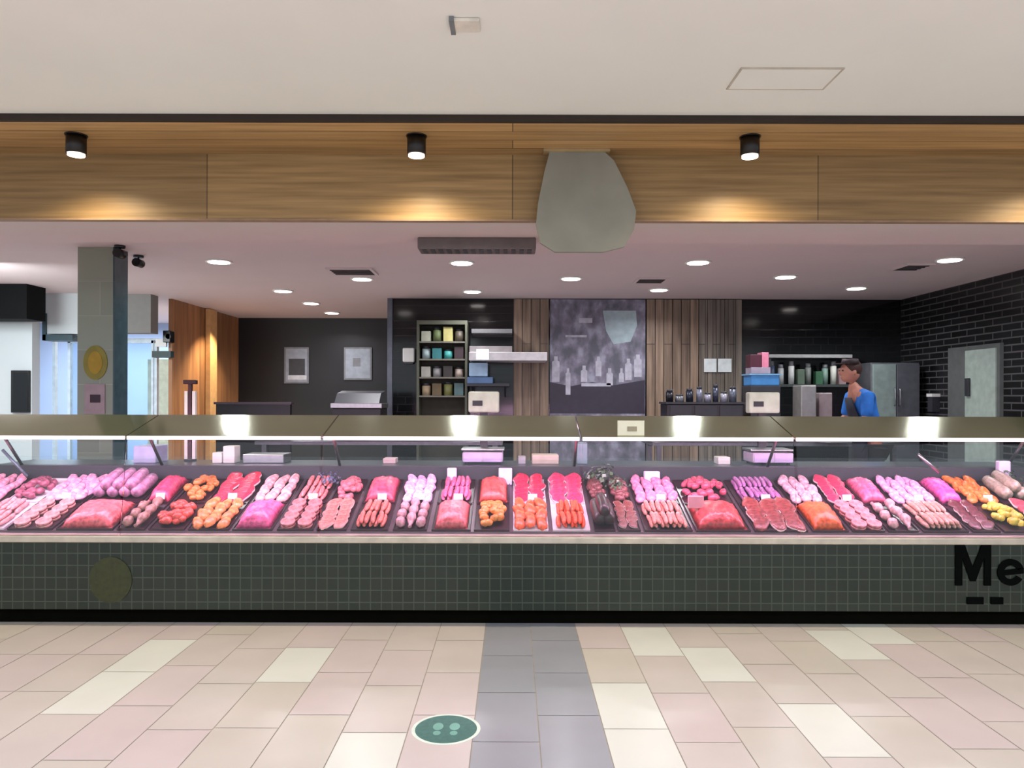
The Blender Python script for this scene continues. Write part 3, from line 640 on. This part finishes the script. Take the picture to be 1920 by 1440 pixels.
# tap tower
Y = 5.7; X = PX(357, Y)
t = thing('tap_tower', 'dark red T-topped tap tower flanked by white, before timber wall', 'tap', (X, Y, .9))
MB().cyl((X, Y, .9), .045, .015, M_dkgrey).obj('base', t)
MB().box(X-.013, X+.013, Y-.013, Y+.013, .915, PZ(722, Y), mat('dark_red', (60, 14, 26), .4)).obj('column', t)
MB().box(X-.05, X+.05, Y-.02, Y+.02, PZ(722, Y), PZ(714, Y), mat('dark_red', (60, 14, 26), .4), bevel=.005).obj('crossbar', t)
MB().box(X-.042, X-.018, Y-.01, Y+.02, .915, PZ(735, Y), M_white).obj('side_plate', t)
MB().box(X+.018, X+.042, Y-.01, Y+.02, .915, PZ(735, Y), M_white).obj('side_plate', t)

def rbox(name, label, cat, xa, xb, y0, y1, Y, dep, m, bev=.006):
    z0 = max(.9, PZ(y1, Y))
    return single(MB().box(PX(xa, Y), PX(xb, Y), Y, Y+dep, .9, max(.93, PZ(y0, Y)), m, bevel=bev), name, label, cat)
lil = mat('lilac_plastic', (178, 180, 214), .4)
rbox('crate', 'pale lilac crate on the rear worktop, seen through glass at left', 'crate', 250, 292, 838, 880, 5.5, .2, lil)
rbox('roll_dispenser', 'tall white roll dispenser on the rear worktop, right of the tap tower', 'dispenser', 418, 440, 838, 900, 5.5, .12, M_white)
rbox('bag_pack', 'white bag pack on the rear worktop, against the tall white roll dispenser', 'bag pack', 398, 416, 850, 900, 5.5, .1, M_white)
rbox('steel_tray', 'flat steel tray on the rear worktop before the black partition', 'tray', 455, 532, 853, 872, 5.5, .2, M_steel)
rbox('pastry_box', 'cream box on the rear worktop below the narrow timber boards', 'box', 998, 1048, 853, 872, 5.5, .16, mat('creambox', (205, 190, 175), .6))
rbox('bottle_box', 'slim pale grey box on the rear worktop, left of the cream box', 'box', 972, 986, 856, 872, 5.5, .1, mat('palegreybox', (170, 168, 175), .5))
rbox('steel_canister', 'pale steel canister on the rear worktop below the grey mural', 'canister', 1082, 1102, 830, 872, 5.5, .1, mat('palesteel', (130, 150, 158), .4, .4))
rbox('paper_stack', 'bright white paper stack on the rear worktop, left of the right-hand scale', 'paper', 1347, 1370, 856, 872, 5.5, .12, M_white)
rbox('wrap_box', 'light pink wrapping box on the rear worktop before the packing machine', 'box', 718, 742, 860, 872, 5.5, .12, mat('pinkcard', (205, 180, 180), .5))

# ------------------------------------------------------------------ trays and meat
def on_deck(x, s, h=0):
    """x along counter, s distance up the deck from the front edge, h above it"""
    return Vector((x, DF.y+s*math.cos(DA)-h*math.sin(DA), DF.z+s*math.sin(DA)+h*math.cos(DA)))
PINKM = {}
def meatmat(c):
    k = 'meat_%d_%d_%d' % c
    return mat(k, c, .35, var=.5, scale=42, bump=.3)
FAT = mat('meat_fat', (238, 205, 200), .4, var=.06)
def mesh_steak(seed):
    b = MB(); rr = random.Random(seed); n = 16; ph = [rr.uniform(0, 6) for _ in range(3)]
    def ring(k, z): return [(k*.06*(1+.18*math.sin(2*a+ph[0])+.1*math.sin(3*a+ph[1]))*math.cos(a), k*.085*(1+.15*math.sin(2*a+ph[2]))*math.sin(a), z) for a in [2*math.pi*i/n for i in range(n)]]
    rings = [(ring(.92, 0), 1), (ring(1, .008), 1), (ring(.97, .018), 1), (ring(.86, .022), 0), (ring(.4, .025), 0)]
    prev = None; b.mats = [None, None]
    for pts, mi in rings:
        vs = [b.bm.verts.new(p) for p in pts]
        if prev:
            for i in range(n):
                f = b.bm.faces.new([prev[i], prev[(i+1) % n], vs[(i+1) % n], vs[i]]); f.material_index = mi; f.smooth = True
        else: b.bm.faces.new(vs[::-1]).material_index = 1
        prev = vs
    b.bm.faces.new(prev).material_index = 0
    b.mats = []
    me = b.mesh('steak'); me.materials.append(FAT); me.materials.append(FAT); return me
def mesh_sausage(seed):
    b = MB(); rr = random.Random(seed); k = rr.uniform(-.3, .3); pts = []; rad = []
    for i in range(9):
        t = (i-4)/4; pts.append((k*.03*(1-t*t), t*.075, .014)); rad.append(.015*max(.25, math.sqrt(max(0, 1-abs(t)**5))))
    b.tube(pts, rad, None, 8); me = b.mesh('sausage'); me.materials.append(FAT); return me
def mesh_lump(seed, rx, ry, rz, nz, sub=2):
    b = MB(); b.blob((0, 0, rz*.8), rx, ry, rz, None, nz, seed, sub); me = b.mesh('lump'); me.materials.append(FAT); return me
def mesh_mound(seed, w, l):
    b = MB(); rr = random.Random(seed); n = 14; g = []
    for j in range(n+1):
        row = []
        for i in range(n+1):
            u, v = i/n*2-1, j/n*2-1
            h = .075*(max(0, (1-abs(u)**3))*max(0, 1-abs(v)**3))**.6+rr.uniform(-.006, .008)*(1 if abs(u) < .95 and abs(v) < .95 else 0)
            row.append(b.bm.verts.new((u*w/2, v*l/2, max(0, h))))
        g.append(row)
    for j in range(n):
        for i in range(n):
            f = b.bm.faces.new([g[j][i], g[j][i+1], g[j+1][i+1], g[j+1][i]]); f.smooth = True
    b.bm.faces.new([g[0][i] for i in range(n, -1, -1)]+[g[j][0] for j in range(1, n+1)]+[g[n][i] for i in range(1, n+1)]+[g[j][n] for j in range(n-1, 0, -1)])
    me = b.mesh('mound'); me.materials.append(FAT); return me
def mesh_roll(seed):
    b = MB(); pts = [(0, t*.1, .032) for t in (-1, -.92, -.6, -.2, .2, .6, .92, 1)]; b.tube(pts, [.012, .028, .034, .031, .034, .031, .028, .012], None, 12)
    me = b.mesh('roll'); me.materials.append(FAT); return me
def mesh_drum(seed):
    b = MB(); b.tube([(0, -.06, .02), (0, -.045, .024), (0, -.01, .028), (0, .02, .02), (0, .05, .012), (0, .068, .012), (0, .075, .01)], [.008, .026, .03, .02, .009, .012, .006], None, 10)
    me = b.mesh('drumstick'); me.materials.append(FAT); return me
KM = {'steak': [mesh_steak(s) for s in range(3)], 'sausage': [mesh_sausage(s) for s in range(3)], 'cube': [mesh_lump(s, .022, .022, .018, .12) for s in range(3)],
      'fillet': [mesh_lump(10+s, .035, .065, .02, .12) for s in range(3)], 'roll': [mesh_roll(1)], 'drum': [mesh_drum(1)], 'patty': None}
b = MB(); b.cyl((0, 0, 0), .045, .018, None, n=18); me = b.mesh('patty'); me.materials.append(FAT); KM['patty'] = [me]
NOUN = {'steak': ('steak', 'steak'), 'sausage': ('sausage', 'sausage'), 'cube': ('meat_cube', 'diced meat'), 'fillet': ('chicken_fillet', 'fillet'), 'roll': ('rolled_roast', 'roast'), 'drum': ('drumstick', 'drumstick'), 'patty': ('burger_patty', 'patty')}
def put(me, name, pos, rz, tilt, mts, sc=1):
    o = bpy.data.objects.new(name, me); COL.objects.link(o)
    o.location = pos; o.rotation_euler = (Matrix.Rotation(DA+tilt, 3, 'X') @ Matrix.Rotation(rz, 3, 'Z')).to_euler(); o.scale = (sc,)*3
    for i, m in enumerate(mts):
        if i < len(o.material_slots): o.material_slots[i].link = 'OBJECT'; o.material_slots[i].material = m
    return o
traycache = {}
def tray(x0, x1, s0, s1, dark, label):
    w = x1-x0; l = s1-s0; key = (round(w, 3), round(l, 3), dark)
    if key not in traycache:
        m = M_tray if dark else M_traywhite; b = MB(); h = .013; t_ = .005
        b.box(-w/2, w/2, -l/2, l/2, 0, .006, m); b.box(-w/2, -w/2+t_, -l/2, l/2, .006, h, m); b.box(w/2-t_, w/2, -l/2, l/2, .006, h, m)
        b.box(-w/2+t_, w/2-t_, -l/2, -l/2+t_, .006, h, m); b.box(-w/2+t_, w/2-t_, l/2-t_, l/2, .006, h, m)
        traycache[key] = b.mesh('meat_tray')
    o = bpy.data.objects.new('meat_tray', traycache[key]); COL.objects.link(o)
    o.location = on_deck((x0+x1)/2, (s0+s1)/2, .001); o.rotation_euler = (DA, 0, 0)
    return tag(o, label, 'tray', 'meat trays in the display case')
def fillrow(kind, x0, x1, s0, s1, c, desc, place, seed):
    rr = random.Random(seed); w, l = x1-x0, s1-s0; xm, sm_ = (x0+x1)/2, (s0+s1)/2; m = meatmat(c); g = '%s in the tray %s' % (desc+'s', place)
    def add(me, name, x, s, h, rz, tilt=0, sc=1, fat=None):
        o = put(me, name, on_deck(x, s, h), rz, tilt, [m, fat or FAT], sc)
        return tag(o, '%s in the %s' % (desc, place), NOUN[kind][1], g)
    if kind == 'mince':
        o = put(mesh_mound(seed, w-.02, l-.02), 'mince_mound', on_deck(xm, sm_, .008), 0, 0, [m]); return tag(o, '%s in the %s' % (desc, place), 'mince')
    nm = NOUN[kind][0]; ms = KM[kind]
    if kind == 'steak':
        nx = max(2, round(w/.1)); ny = 5
        for i in range(nx):
            for j in range(ny):
                add(rr.choice(ms), nm, x0+w*(i+.5)/nx, s0+.06+(l-.12)*j/(ny-1), .012+.006*j, rr.uniform(-.5, .5), .12, min(1.0, w/nx/.12), FAT if rr.random() < .8 else m)
    elif kind == 'sausage':
        n = max(3, int((w-.02)/.034))
        for lay in range(2):
            for i in range(n-lay):
                for sgn in (-1, 1):
                    add(rr.choice(ms), nm, x0+.02+(w-.04)*(i+.5+lay*.5)/n, sm_+sgn*l*.235, .008+lay*.025, rr.uniform(-.08, .08), 0, min(1.05, l/.33), m)
    elif kind == 'cube':
        for i in range(34):
            r0 = rr.random()**.5; a = rr.uniform(0, 6.28); x = xm+math.cos(a)*r0*(w/2-.02); s = sm_+math.sin(a)*r0*(l/2-.025)
            add(rr.choice(ms), nm, x, s, .006+.045*(1-r0)+.012*rr.random(), a, 0, rr.uniform(1.05, 1.45), m)
    elif kind == 'fillet':
        nx = max(2, round(w/.075)); ny = 4
        for i in range(nx):
            for j in range(ny): add(rr.choice(ms), nm, x0+w*(i+.5)/nx, s0+.05+(l-.1)*j/(ny-1), .01+.012*((i+j) % 2), rr.uniform(-.5, .5), .15, rr.uniform(.95, 1.1), m)
    elif kind == 'roll':
        nx = max(2, int(w/.075))
        for i in range(nx): add(ms[0], nm, x0+w*(i+.5)/nx, sm_, .008, rr.uniform(-.06, .06), 0, min(1.3, l/.24), m)
        for i in range(nx-1): add(ms[0], nm, x0+w*(i+1)/nx, sm_, .06, rr.uniform(-.06, .06), 0, min(1.2, l/.26), m)
    elif kind == 'drum':
        nx = max(2, int(w/.06))
        for i in range(nx):
            for j in range(3): add(ms[0], nm, x0+w*(i+.5)/nx, s0+.07+(l-.14)*j/2, .008+.01*(i % 2), rr.uniform(-.2, .2)+(math.pi if i % 2 else 0), 0, 1.05, m)
    elif kind == 'patty':
        nx = max(2, int(w/.09)); ny = 4
        for i in range(nx):
            for j in range(ny):
                for k in range(2): add(ms[0], nm, x0+w*(i+.5)/nx, s0+l*(j+.5)/ny, .008+.02*k, 0, .1, min(1, w/nx/.095), m)
COLS = [
 ((-115, -35), 'steak', (190, 60, 80), 'red steak', 'fillet', (225, 150, 170), 'pale pink fillet', 1),
 ((-30, 38), 'sausage', (205, 140, 140), 'pale pink sausage', 'cube', (150, 80, 100), 'dull red meat cube', 0),
 ((42, 126), 'patty', (190, 135, 130), 'pinkish grey patty', 'fillet', (225, 160, 190), 'lilac-pink fillet', 1),
 ((131, 236), 'mince', (222, 100, 105), 'salmon red mince mound', 'roll', (170, 120, 150), 'mauve rolled roast', 1),
 ((241, 294), 'drum', (150, 110, 100), 'brownish herbed drumstick', 'mince', (205, 70, 105), 'crimson pink mince mound', 1),
 ((299, 366), 'cube', (205, 78, 66), 'coral red meat cube', 'cube', (205, 120, 60), 'orange marinated meat cube', 1),
 ((370, 447), 'fillet', (222, 128, 70), 'orange marinated fillet', 'steak', (205, 50, 75), 'bright red steak', 1),
 ((451, 526), 'mince', (222, 85, 135), 'magenta pink mince mound', 'fillet', (222, 165, 165), 'pale beige-pink fillet', 1),
 ((532, 600), 'patty', (180, 110, 110), 'dusty pink patty', 'sausage', (215, 120, 120), 'salmon pink sausage', 1),
 ((604, 661), 'steak', (220, 110, 100), 'salmon steak', 'cube', (205, 110, 120), 'dusty rose meat cube', 1),
 ((666, 736), 'sausage', (195, 100, 90), 'reddish brown sausage', 'mince', (198, 75, 100), 'rose red mince mound', 1),
 ((743, 807), 'drum', (175, 130, 135), 'grey-pink drumstick', 'fillet', (228, 175, 215), 'whitish lilac fillet', 1),
 ((813, 886), 'mince', (205, 95, 100), 'dull rose mince mound', 'sausage', (205, 90, 130), 'magenta sausage', 1),
 ((890, 957), 'cube', (222, 130, 60), 'yellow-orange marinated meat cube', 'mince', (210, 80, 75), 'coral mince mound', 1),
 ((962, 1028), 'fillet', (230, 90, 50), 'bright orange marinated fillet', 'steak', (200, 40, 75), 'crimson steak', 0),
 ((1034, 1104), 'sausage', (215, 72, 40), 'orange-red sausage', 'steak', (210, 55, 95), 'magenta-red steak', 0),
 ((1110, 1150), 'roll', (50, 28, 30), 'dark brown rolled roast', 'cube', (110, 60, 60), 'dark red meat cube', 1),
 ((1153, 1196), 'steak', (110, 55, 50), 'dark brown steak', 'cube', (120, 66, 66), 'brownish meat cube', 1),
 ((1201, 1290), 'sausage', (205, 125, 115), 'light brown-pink sausage', 'fillet', (215, 130, 165), 'bright pink fillet', 1),
 ((1294, 1396), 'mince', (175, 55, 58), 'deep red mince mound', 'cube', (195, 75, 100), 'rose meat cube', 1),
 ((1401, 1500), 'steak', (125, 52, 50), 'dark brown-red steak', 'sausage', (150, 90, 140), 'purple-pink sausage', 1),
 ((1506, 1574), 'mince', (225, 92, 45), 'vivid orange mince mound', 'fillet', (205, 165, 175), 'pale grey-pink fillet', 1),
 ((1579, 1640), 'patty', (195, 120, 125), 'dusty rose patty', 'steak', (190, 50, 85), 'dark magenta steak', 1),
 ((1644, 1702), 'drum', (185, 145, 145), 'pale grey-pink drumstick', 'mince', (230, 95, 130), 'hot pink mince mound', 1),
 ((1707, 1792), 'sausage', (190, 140, 125), 'beige sausage', 'fillet', (220, 160, 200), 'pale lilac-pink fillet', 1),
 ((1797, 1850), 'steak', (90, 40, 46), 'near-black red steak', 'mince', (235, 85, 155), 'hot magenta mince mound', 1),
 ((1854, 1916), 'cube', (215, 190, 70), 'yellow marinated meat cube', 'fillet', (225, 120, 55), 'orange fillet', 1),
 ((1920, 1985), 'steak', (190, 70, 80), 'red steak', 'roll', (150, 140, 120), 'grey-green rolled roast', 1)]
names_i = ['off the left frame edge', 'at the left frame edge', 'second from the left frame edge', 'third from the left frame edge', 'fourth from the left frame edge', 'fifth from the left frame edge', 'sixth from the left frame edge', 'seventh from the left frame edge']
def place(i, row):
    # name trays by neighbours that can be found
    r_ = 'front row' if row == 0 else 'back row'
    me_ = COLS[i][3] if row == 0 else COLS[i][6]
    oth = COLS[i][6] if row == 0 else COLS[i][3]
    return '%s %s the %s tray' % (r_+' tray,', 'before' if row == 0 else 'behind', oth)
TICK = mat('ticket_white', (232, 228, 232), .5)
tick = MB(); tick.box(-.03, .03, -.001, .001, 0, .04, TICK); tick.box(-.004, .004, -.001, .03, 0, .003, TICK); tickme = tick.mesh('price_ticket')
for i, ((xa, xb), k0, c0_, d0, k1, c1_, d1_, dark) in enumerate(COLS):
    x0, x1 = PX(xa, 4.75)+.004, PX(xb, 4.75)-.004
    p0, p1 = place(i, 0), place(i, 1)
    pl = lambda d: d.replace(' mound', '') if 'mound' in d else d+'s'
    dk_ = 'dark' if dark else 'white'
    tray(x0, x1, .004, .362, dark, '%s tray of %s, before the %s' % (dk_, pl(d0), pl(d1_)))
    tray(x0, x1, .368, .73, dark, '%s tray of %s, behind the %s' % (dk_, pl(d1_), pl(d0)))
    fillrow(k0, x0+.006, x1-.006, .01, .356, c0_, d0, p0, 100+i)
    fillrow(k1, x0+.006, x1-.006, .374, .724, c1_, d1_, p1, 200+i)
    if i % 2 == 0 or i in (11,):
        o = bpy.data.objects.new('price_ticket', tickme); COL.objects.link(o); o.location = on_deck((x0+x1)/2+.02, .377, .03); o.rotation_euler = (-.2, 0, 0)
        tag(o, 'small white ticket between the %s and %s trays' % (d0, d1_), 'ticket', 'price tickets among the trays')
# herbs
M_herb = [mat('herb_grey_green', (120, 135, 122), .6), mat('herb_green', (70, 95, 62), .6)]
def herb(x, s, sc, label, ms):
    rr = random.Random(int(x*100)); c = on_deck(x, s, .03); t = thing('herb_bunch', label, 'herbs', c)
    lf = MB(); st = MB()
    for i in range(60):
        a = rr.uniform(0, 6.28); e = rr.uniform(.2, 1.4); L = rr.uniform(.05, .13)*sc
        d = Vector((math.cos(a)*math.cos(e), math.sin(a)*math.cos(e), math.sin(e))); p = c+d*L
        if i % 5 == 0: st.tube([c, c+d*L*.6, p], .002, ms[1], 5)
        u = d.orthogonal().normalized(); w = d.cross(u); r = .016*sc
        vs = [lf.bm.verts.new(p+q) for q in (u*r, w*r*.8+d*.006, -u*r, -w*r*.8+d*.004)]; lf.bm.faces.new(vs).material_index = lf.mi(ms[i % 2])
    lf.obj('leaves', t); st.obj('stems', t)
herb(PX(1133, 5.1), .60, 1.25, 'grey-green herb bunch at the back of the case, centre right', M_herb)
herb(PX(1158, 5.1), .52, .8, 'smaller herb sprig leaning beside the grey-green bunch', M_herb)
herb(PX(1915, 5.0), .6, 1.0, 'green herb bunch at the right edge of the case', [M_herb[1], M_herb[1]])
herb(PX(612, 5.1), .6, .8, 'bluish herb bunch behind the salmon steaks', [mat('herb_blue', (80, 90, 112), .6), mat('herb_blue2', (100, 108, 130), .6)])
# white packs at the back of the deck
for x, w, h, lb in ((848, 18, .07, 'white pack at the back of the case, left of the scale base'), (948, 26, .07, 'lilac-white pack at the back of the case, right of the scale base'), (1880, 22, .13, 'tall lilac-white pack at the back of the case, right end'), (1222, 30, .05, 'low lilac pack at the back of the case, right of the herbs')):
    X = PX(x, 5.25); q = MB(); p = on_deck(X, .70, .04)
    q.box(X-w/2*.0037, X+w/2*.0037, p.y-.03, p.y+.02, p.z-.05, p.z+h, mat('pack_lilac', (210, 200, 228), .4), bevel=.008)
    single(q, 'wrapped_pack', lb, 'pack')
for x, c, lb in ((1306, (225, 150, 165), 'pale pink card block on the deep red mince'),):
    p = on_deck(PX(x, 4.75), .2, .085); single(MB().box(p.x-.05, p.x+.05, p.y-.01, p.y+.01, p.z-.02, p.z+.06, mat('pinkcard2', c, .5), bevel=.004), 'sign_card', lb, 'card')

# ------------------------------------------------------------------ floor sticker
Y = 3.115; X = PX(838, Y)
t = thing('floor_sticker', 'round teal floor sticker with pale footprints beside the grey tile strip', 'sticker', (X, Y, .001))
def disc(c, rx, ry, z0, z1, m, n=48): return MB().poly([(c[0]+rx*math.cos(a), c[1]+ry*math.sin(a), z0) for a in [2*math.pi*i/n for i in range(n)]], (0, 0, z1-z0), m)
disc((X, Y), .145, .145, .0004, .0008, mat('sticker_white', (225, 235, 228), .5)).obj('border', t)
disc((X, Y), .13, .13, .0008, .0014, mat('sticker_teal', (62, 112, 106), .5, var=.15, scale=40)).obj('disc', t)
fp = MB(); mt = mat('sticker_mint', (118, 172, 162), .5)
for sx in (-.035, .035):
    for (dx, dy, a, b_) in ((0, .02, .022, .035), (0, -.04, .016, .02)):
        fp.poly([(X+sx+dx+a*math.cos(q), Y+dy+b_*math.sin(q), .0014) for q in [2*math.pi*i/20 for i in range(20)]], (0, 0, .0004), mt)
fp.obj('footprints', t)

# ------------------------------------------------------------------ worker
def skin(verts, edges, name, m, parent, sub=2):
    me = bpy.data.meshes.new(name); me.from_pydata([v[:3] for v in verts], edges, [])
    o = bpy.data.objects.new(name, me); COL.objects.link(o)
    md = o.modifiers.new('skin', 'SKIN'); md.use_smooth_shade = True
    for i, v in enumerate(verts):
        r = v[3]; me.skin_vertices[0].data[i].radius = r if isinstance(r, tuple) else (r, r)
    me.skin_vertices[0].data[0].use_root = True
    s_ = o.modifiers.new('sub', 'SUBSURF'); s_.levels = sub; s_.render_levels = sub
    dg = bpy.context.evaluated_depsgraph_get(); dg.update()
    r = bpy.data.meshes.new_from_object(o.evaluated_get(dg)); bpy.data.objects.remove(o)
    r.materials.clear(); r.materials.append(m)
    for p in r.polygons: p.use_smooth = True
    return r
M_skin = mat('skin', (176, 120, 100), .55, var=.05)
WX, WY = 3.56, 7.45
wk = thing('person', 'worker in blue shirt and dark apron leaning left behind the counter', 'person', (WX, WY, 0))
# facing -X ; coordinates local to (WX,WY)
def L(x, y, z): return (WX+x, WY+y, z)
V = [L(.06, 0, .95)+((.13, .1),), L(.04, 0, 1.1)+((.12, .1),), L(-.02, 0, 1.3)+((.12, .1),), L(-.08, 0, 1.42)+((.1, .09),), L(-.115, 0, 1.50)+(.052,), L(-.135, 0, 1.56)+(.05,)]
E = [(0, 1), (1, 2), (2, 3), (3, 4), (4, 5)]
def chain(start, pts):
    p = start
    for q in pts: V.append(q); E.append((p, len(V)-1)); p = len(V)-1
    return p
for sy in (-1, 1):
    chain(0, [L(.06, .09*sy, .88)+(.085,), L(.02, .11*sy, .5)+(.058,), L(.08, .11*sy, .1)+(.04,), L(.07, .11*sy, .045)+(.038,), L(-.1, .12*sy, .035)+(.03,)])
    w = chain(3, [L(-.07, .17*sy, 1.41)+(.055,), L(-.09, .22*sy, 1.2)+(.042,), L(-.28, .19*sy, 1.08)+(.032,), L(-.34, .18*sy, 1.06)+(.024,)])
bm_body = skin(V, E, 'body', M_skin, wk)
hb = bmesh.new(); hb.from_mesh(bm_body)
def addtube(pts, rad):
    t_ = MB(); t_.tube(pts, rad, None, 10); m_ = t_.mesh('t'); hb.from_mesh(m_)
for sy in (-1, 1):
    hx, hy, hz = WX-.37, WY+.18*sy, 1.055
    t_ = MB(); t_.blob((hx, hy, hz), .05, .042, .016, None, 0, 1, 3); hb.from_mesh(t_.mesh('t'))
    for k, Lf in enumerate((.07, .08, .075, .06)):
        y = hy+(-.03+.02*k)
        addtube([(hx-.03, y, hz), (hx-.045-Lf*.4, y, hz-.006), (hx-.05-Lf*.8, y, hz-.03), (hx-.05-Lf*.9, y, hz-.05)], [.01, .009, .0085, .006])
    addtube([(hx+.01, hy-.035*sy, hz), (hx-.02, hy-.06*sy, hz-.01), (hx-.045, hy-.065*sy, hz-.02)], [.011, .01, .007])
# head
hc = Vector((WX-.155, WY, 1.665))
t_ = MB(); t_.blob(hc, .098, .078, .115, None, 0, 1, 3)
t_.blob(hc+Vector((-.03, 0, -.06)), .06, .055, .05, None, 0, 1, 3)      # jaw
t_.blob(hc+Vector((-.1, 0, -.015)), .02, .013, .024, None, 0, 1, 2)     # nose
for sy in (-1, 1): t_.blob(hc+Vector((.01, .078*sy, -.01)), .02, .01, .03, None, 0, 1, 2)
t_.blob(hc+Vector((-.085, 0, -.058)), .014, .024, .008, None, 0, 1, 2)
hb.from_mesh(t_.mesh('t'))
me = bpy.data.meshes.new('body'); hb.to_mesh(me); hb.free(); me.materials.append(M_skin)
o = bpy.data.objects.new('body', me); COL.objects.link(o); rm = o.modifiers.new('r', 'REMESH'); rm.mode = 'VOXEL'; rm.voxel_size = .006; rm.use_smooth_shade = True
dg = bpy.context.evaluated_depsgraph_get(); dg.update(); me2 = bpy.data.meshes.new_from_object(o.evaluated_get(dg)); o.modifiers.clear(); o.data = me2
me2.materials.clear(); me2.materials.append(M_skin)
def par(o, p): o.parent = p; o.matrix_parent_inverse = Matrix.Translation(-Vector(p.location)); return o
par(o, wk)
for nm_, pts in (('eyes', None),):
    e = MB()
    for sy in (-1, 1): e.blob(hc+Vector((-.088, .032*sy, .008)), .009, .011, .008, mat('eye_dark', (20, 14, 12), .2), 0, 1, 2)
    e.obj('eyes', wk)
h = MB(); h.blob(hc+Vector((.016, 0, .03)), .1, .086, .1, mat('hair_brown', (52, 26, 20), .7), .02, 3, 3); h.obj('hair', wk)
h = MB(); h.cyl((hc.x, hc.y, hc.z+.07), .09, .055, mat('cap_maroon', (42, 26, 30), .7), n=24, r2=.075); h.box(hc.x-.15, hc.x-.07, hc.y-.055, hc.y+.055, hc.z+.07, hc.z+.08, mat('cap_maroon', (42, 26, 30), .7), bevel=.003); h.obj('cap', wk)
M_shirt = mat('shirt_blue', (30, 105, 190), .8, var=.2)
V2 = [L(.06, 0, .98)+((.155, .125),), L(.04, 0, 1.1)+((.15, .125),), L(-.02, 0, 1.3)+((.15, .125),), L(-.075, 0, 1.43)+((.12, .11),), L(-.11, 0, 1.49)+(.062,)]
E2 = [(0, 1), (1, 2), (2, 3), (3, 4)]
for sy in (-1, 1):
    V2 += [L(-.065, .17*sy, 1.415)+(.07,), L(-.085, .215*sy, 1.27)+(.062,), L(-.1, .225*sy, 1.2)+(.055,)]; n = len(V2); E2 += [(3, n-3), (n-3, n-2), (n-2, n-1)]
o = bpy.data.objects.new('shirt', skin(V2, E2, 'shirt', M_shirt, wk)); COL.objects.link(o); par(o, wk)
M_tr = mat('trousers_black', (22, 22, 26), .8)
V3 = [L(.06, 0, .95)+((.145, .12),)]; E3 = []
for sy in (-1, 1):
    V3 += [L(.06, .09*sy, .86)+(.1,), L(.02, .11*sy, .5)+(.075,), L(.075, .11*sy, .09)+(.06,)]; n = len(V3); E3 += [(0, n-3), (n-3, n-2), (n-2, n-1)]
o = bpy.data.objects.new('trousers', skin(V3, E3, 'trousers', M_tr, wk)); COL.objects.link(o); par(o, wk)
ap = MB(); n = 9; pr = None
for z, xo, hw in ((1.4, -.19, .08), (1.28, -.165, .1), (1.1, -.115, .14), (.95, -.1, .16), (.6, -.1, .17)):
    row = [ap.bm.verts.new(L(xo+.5*(abs(k/4-1)*hw)**1.3, (k/4-1)*hw, z)) for k in range(n)]
    if pr:
        for k in range(n-1): ap.bm.faces.new([pr[k], pr[k+1], row[k+1], row[k]]).smooth = True
    pr = row
o = ap.obj('apron', wk, mat('apron_dark', (30, 30, 44), .8)); sd = o.modifiers.new('s', 'SOLIDIFY'); sd.thickness = .006
for sy in (-1, 1):
    s_ = MB(); s_.blob((WX-.01, WY+.11*sy, .045), .13, .05, .045, M_black, 0, 1, 3); s_.obj('shoe', wk)

# ------------------------------------------------------------------ lights
# unseen area lamps added at the mall ceiling to brighten the concourse floor
for x in (-4.5, -1.5, 1.5, 4.5):
    for y in (-2.4, -.1):
        area('concourse_fill', (x, y, 2.92), .6, .6, 61, (.80, .93, 1.0))
# left concourse beyond the shop: added area lamps stand in for daylight
area('left_daylight_fill', (-5.6, 7.0, 2.4), 1.2, .5, 52, (.9, .97, 1), rot=(.95, 0, 0))  # fill lamp added out of view to brighten the white bulkhead panel
area('left_daylight_fill', (-8.0, 6.5, 2.6), 2, 2, 42, (.9, .97, 1))
area('left_daylight_fill', (-6.5, 11.6, 2.6), 3, 1.6, 230, (.86, .93, 1))
single(MB().box(-4.54, -4.47, 10.95, 11.2, 0, CZ-.01, mat('lit_stripe_pale', (215, 170, 115), .5, var=.1)), 'lit_stripe', 'pale raised strip painted as a lit stripe on the brown timber wall at left', 'post')  # post added for a lit stripe; its brightness is in the pale colour
spot((-4.1, 10.9, 2.66), 190, 100, .6, (1, .8, .5), 0)

w = bpy.data.worlds.new('World'); SC.world = w; w.use_nodes = True
w.node_tree.nodes['Background'].inputs[0].default_value = (.78, .88, .98, 1); w.node_tree.nodes['Background'].inputs[1].default_value = 1.0

cam = bpy.data.cameras.new('Camera'); co = bpy.data.objects.new('Camera', cam); COL.objects.link(co)
cam.sensor_width = 36; cam.lens = 26.0; cam.shift_y = 24/1920; cam.clip_end = 100
co.location = (0, 0, CH); co.rotation_euler = (math.radians(90), math.radians(-.15), 0)
SC.camera = co
SC.view_settings.view_transform = 'Standard'; SC.view_settings.look = 'None'; SC.view_settings.gamma = 1; SC.view_settings.exposure = 0
SC.view_settings.use_curve_mapping = False
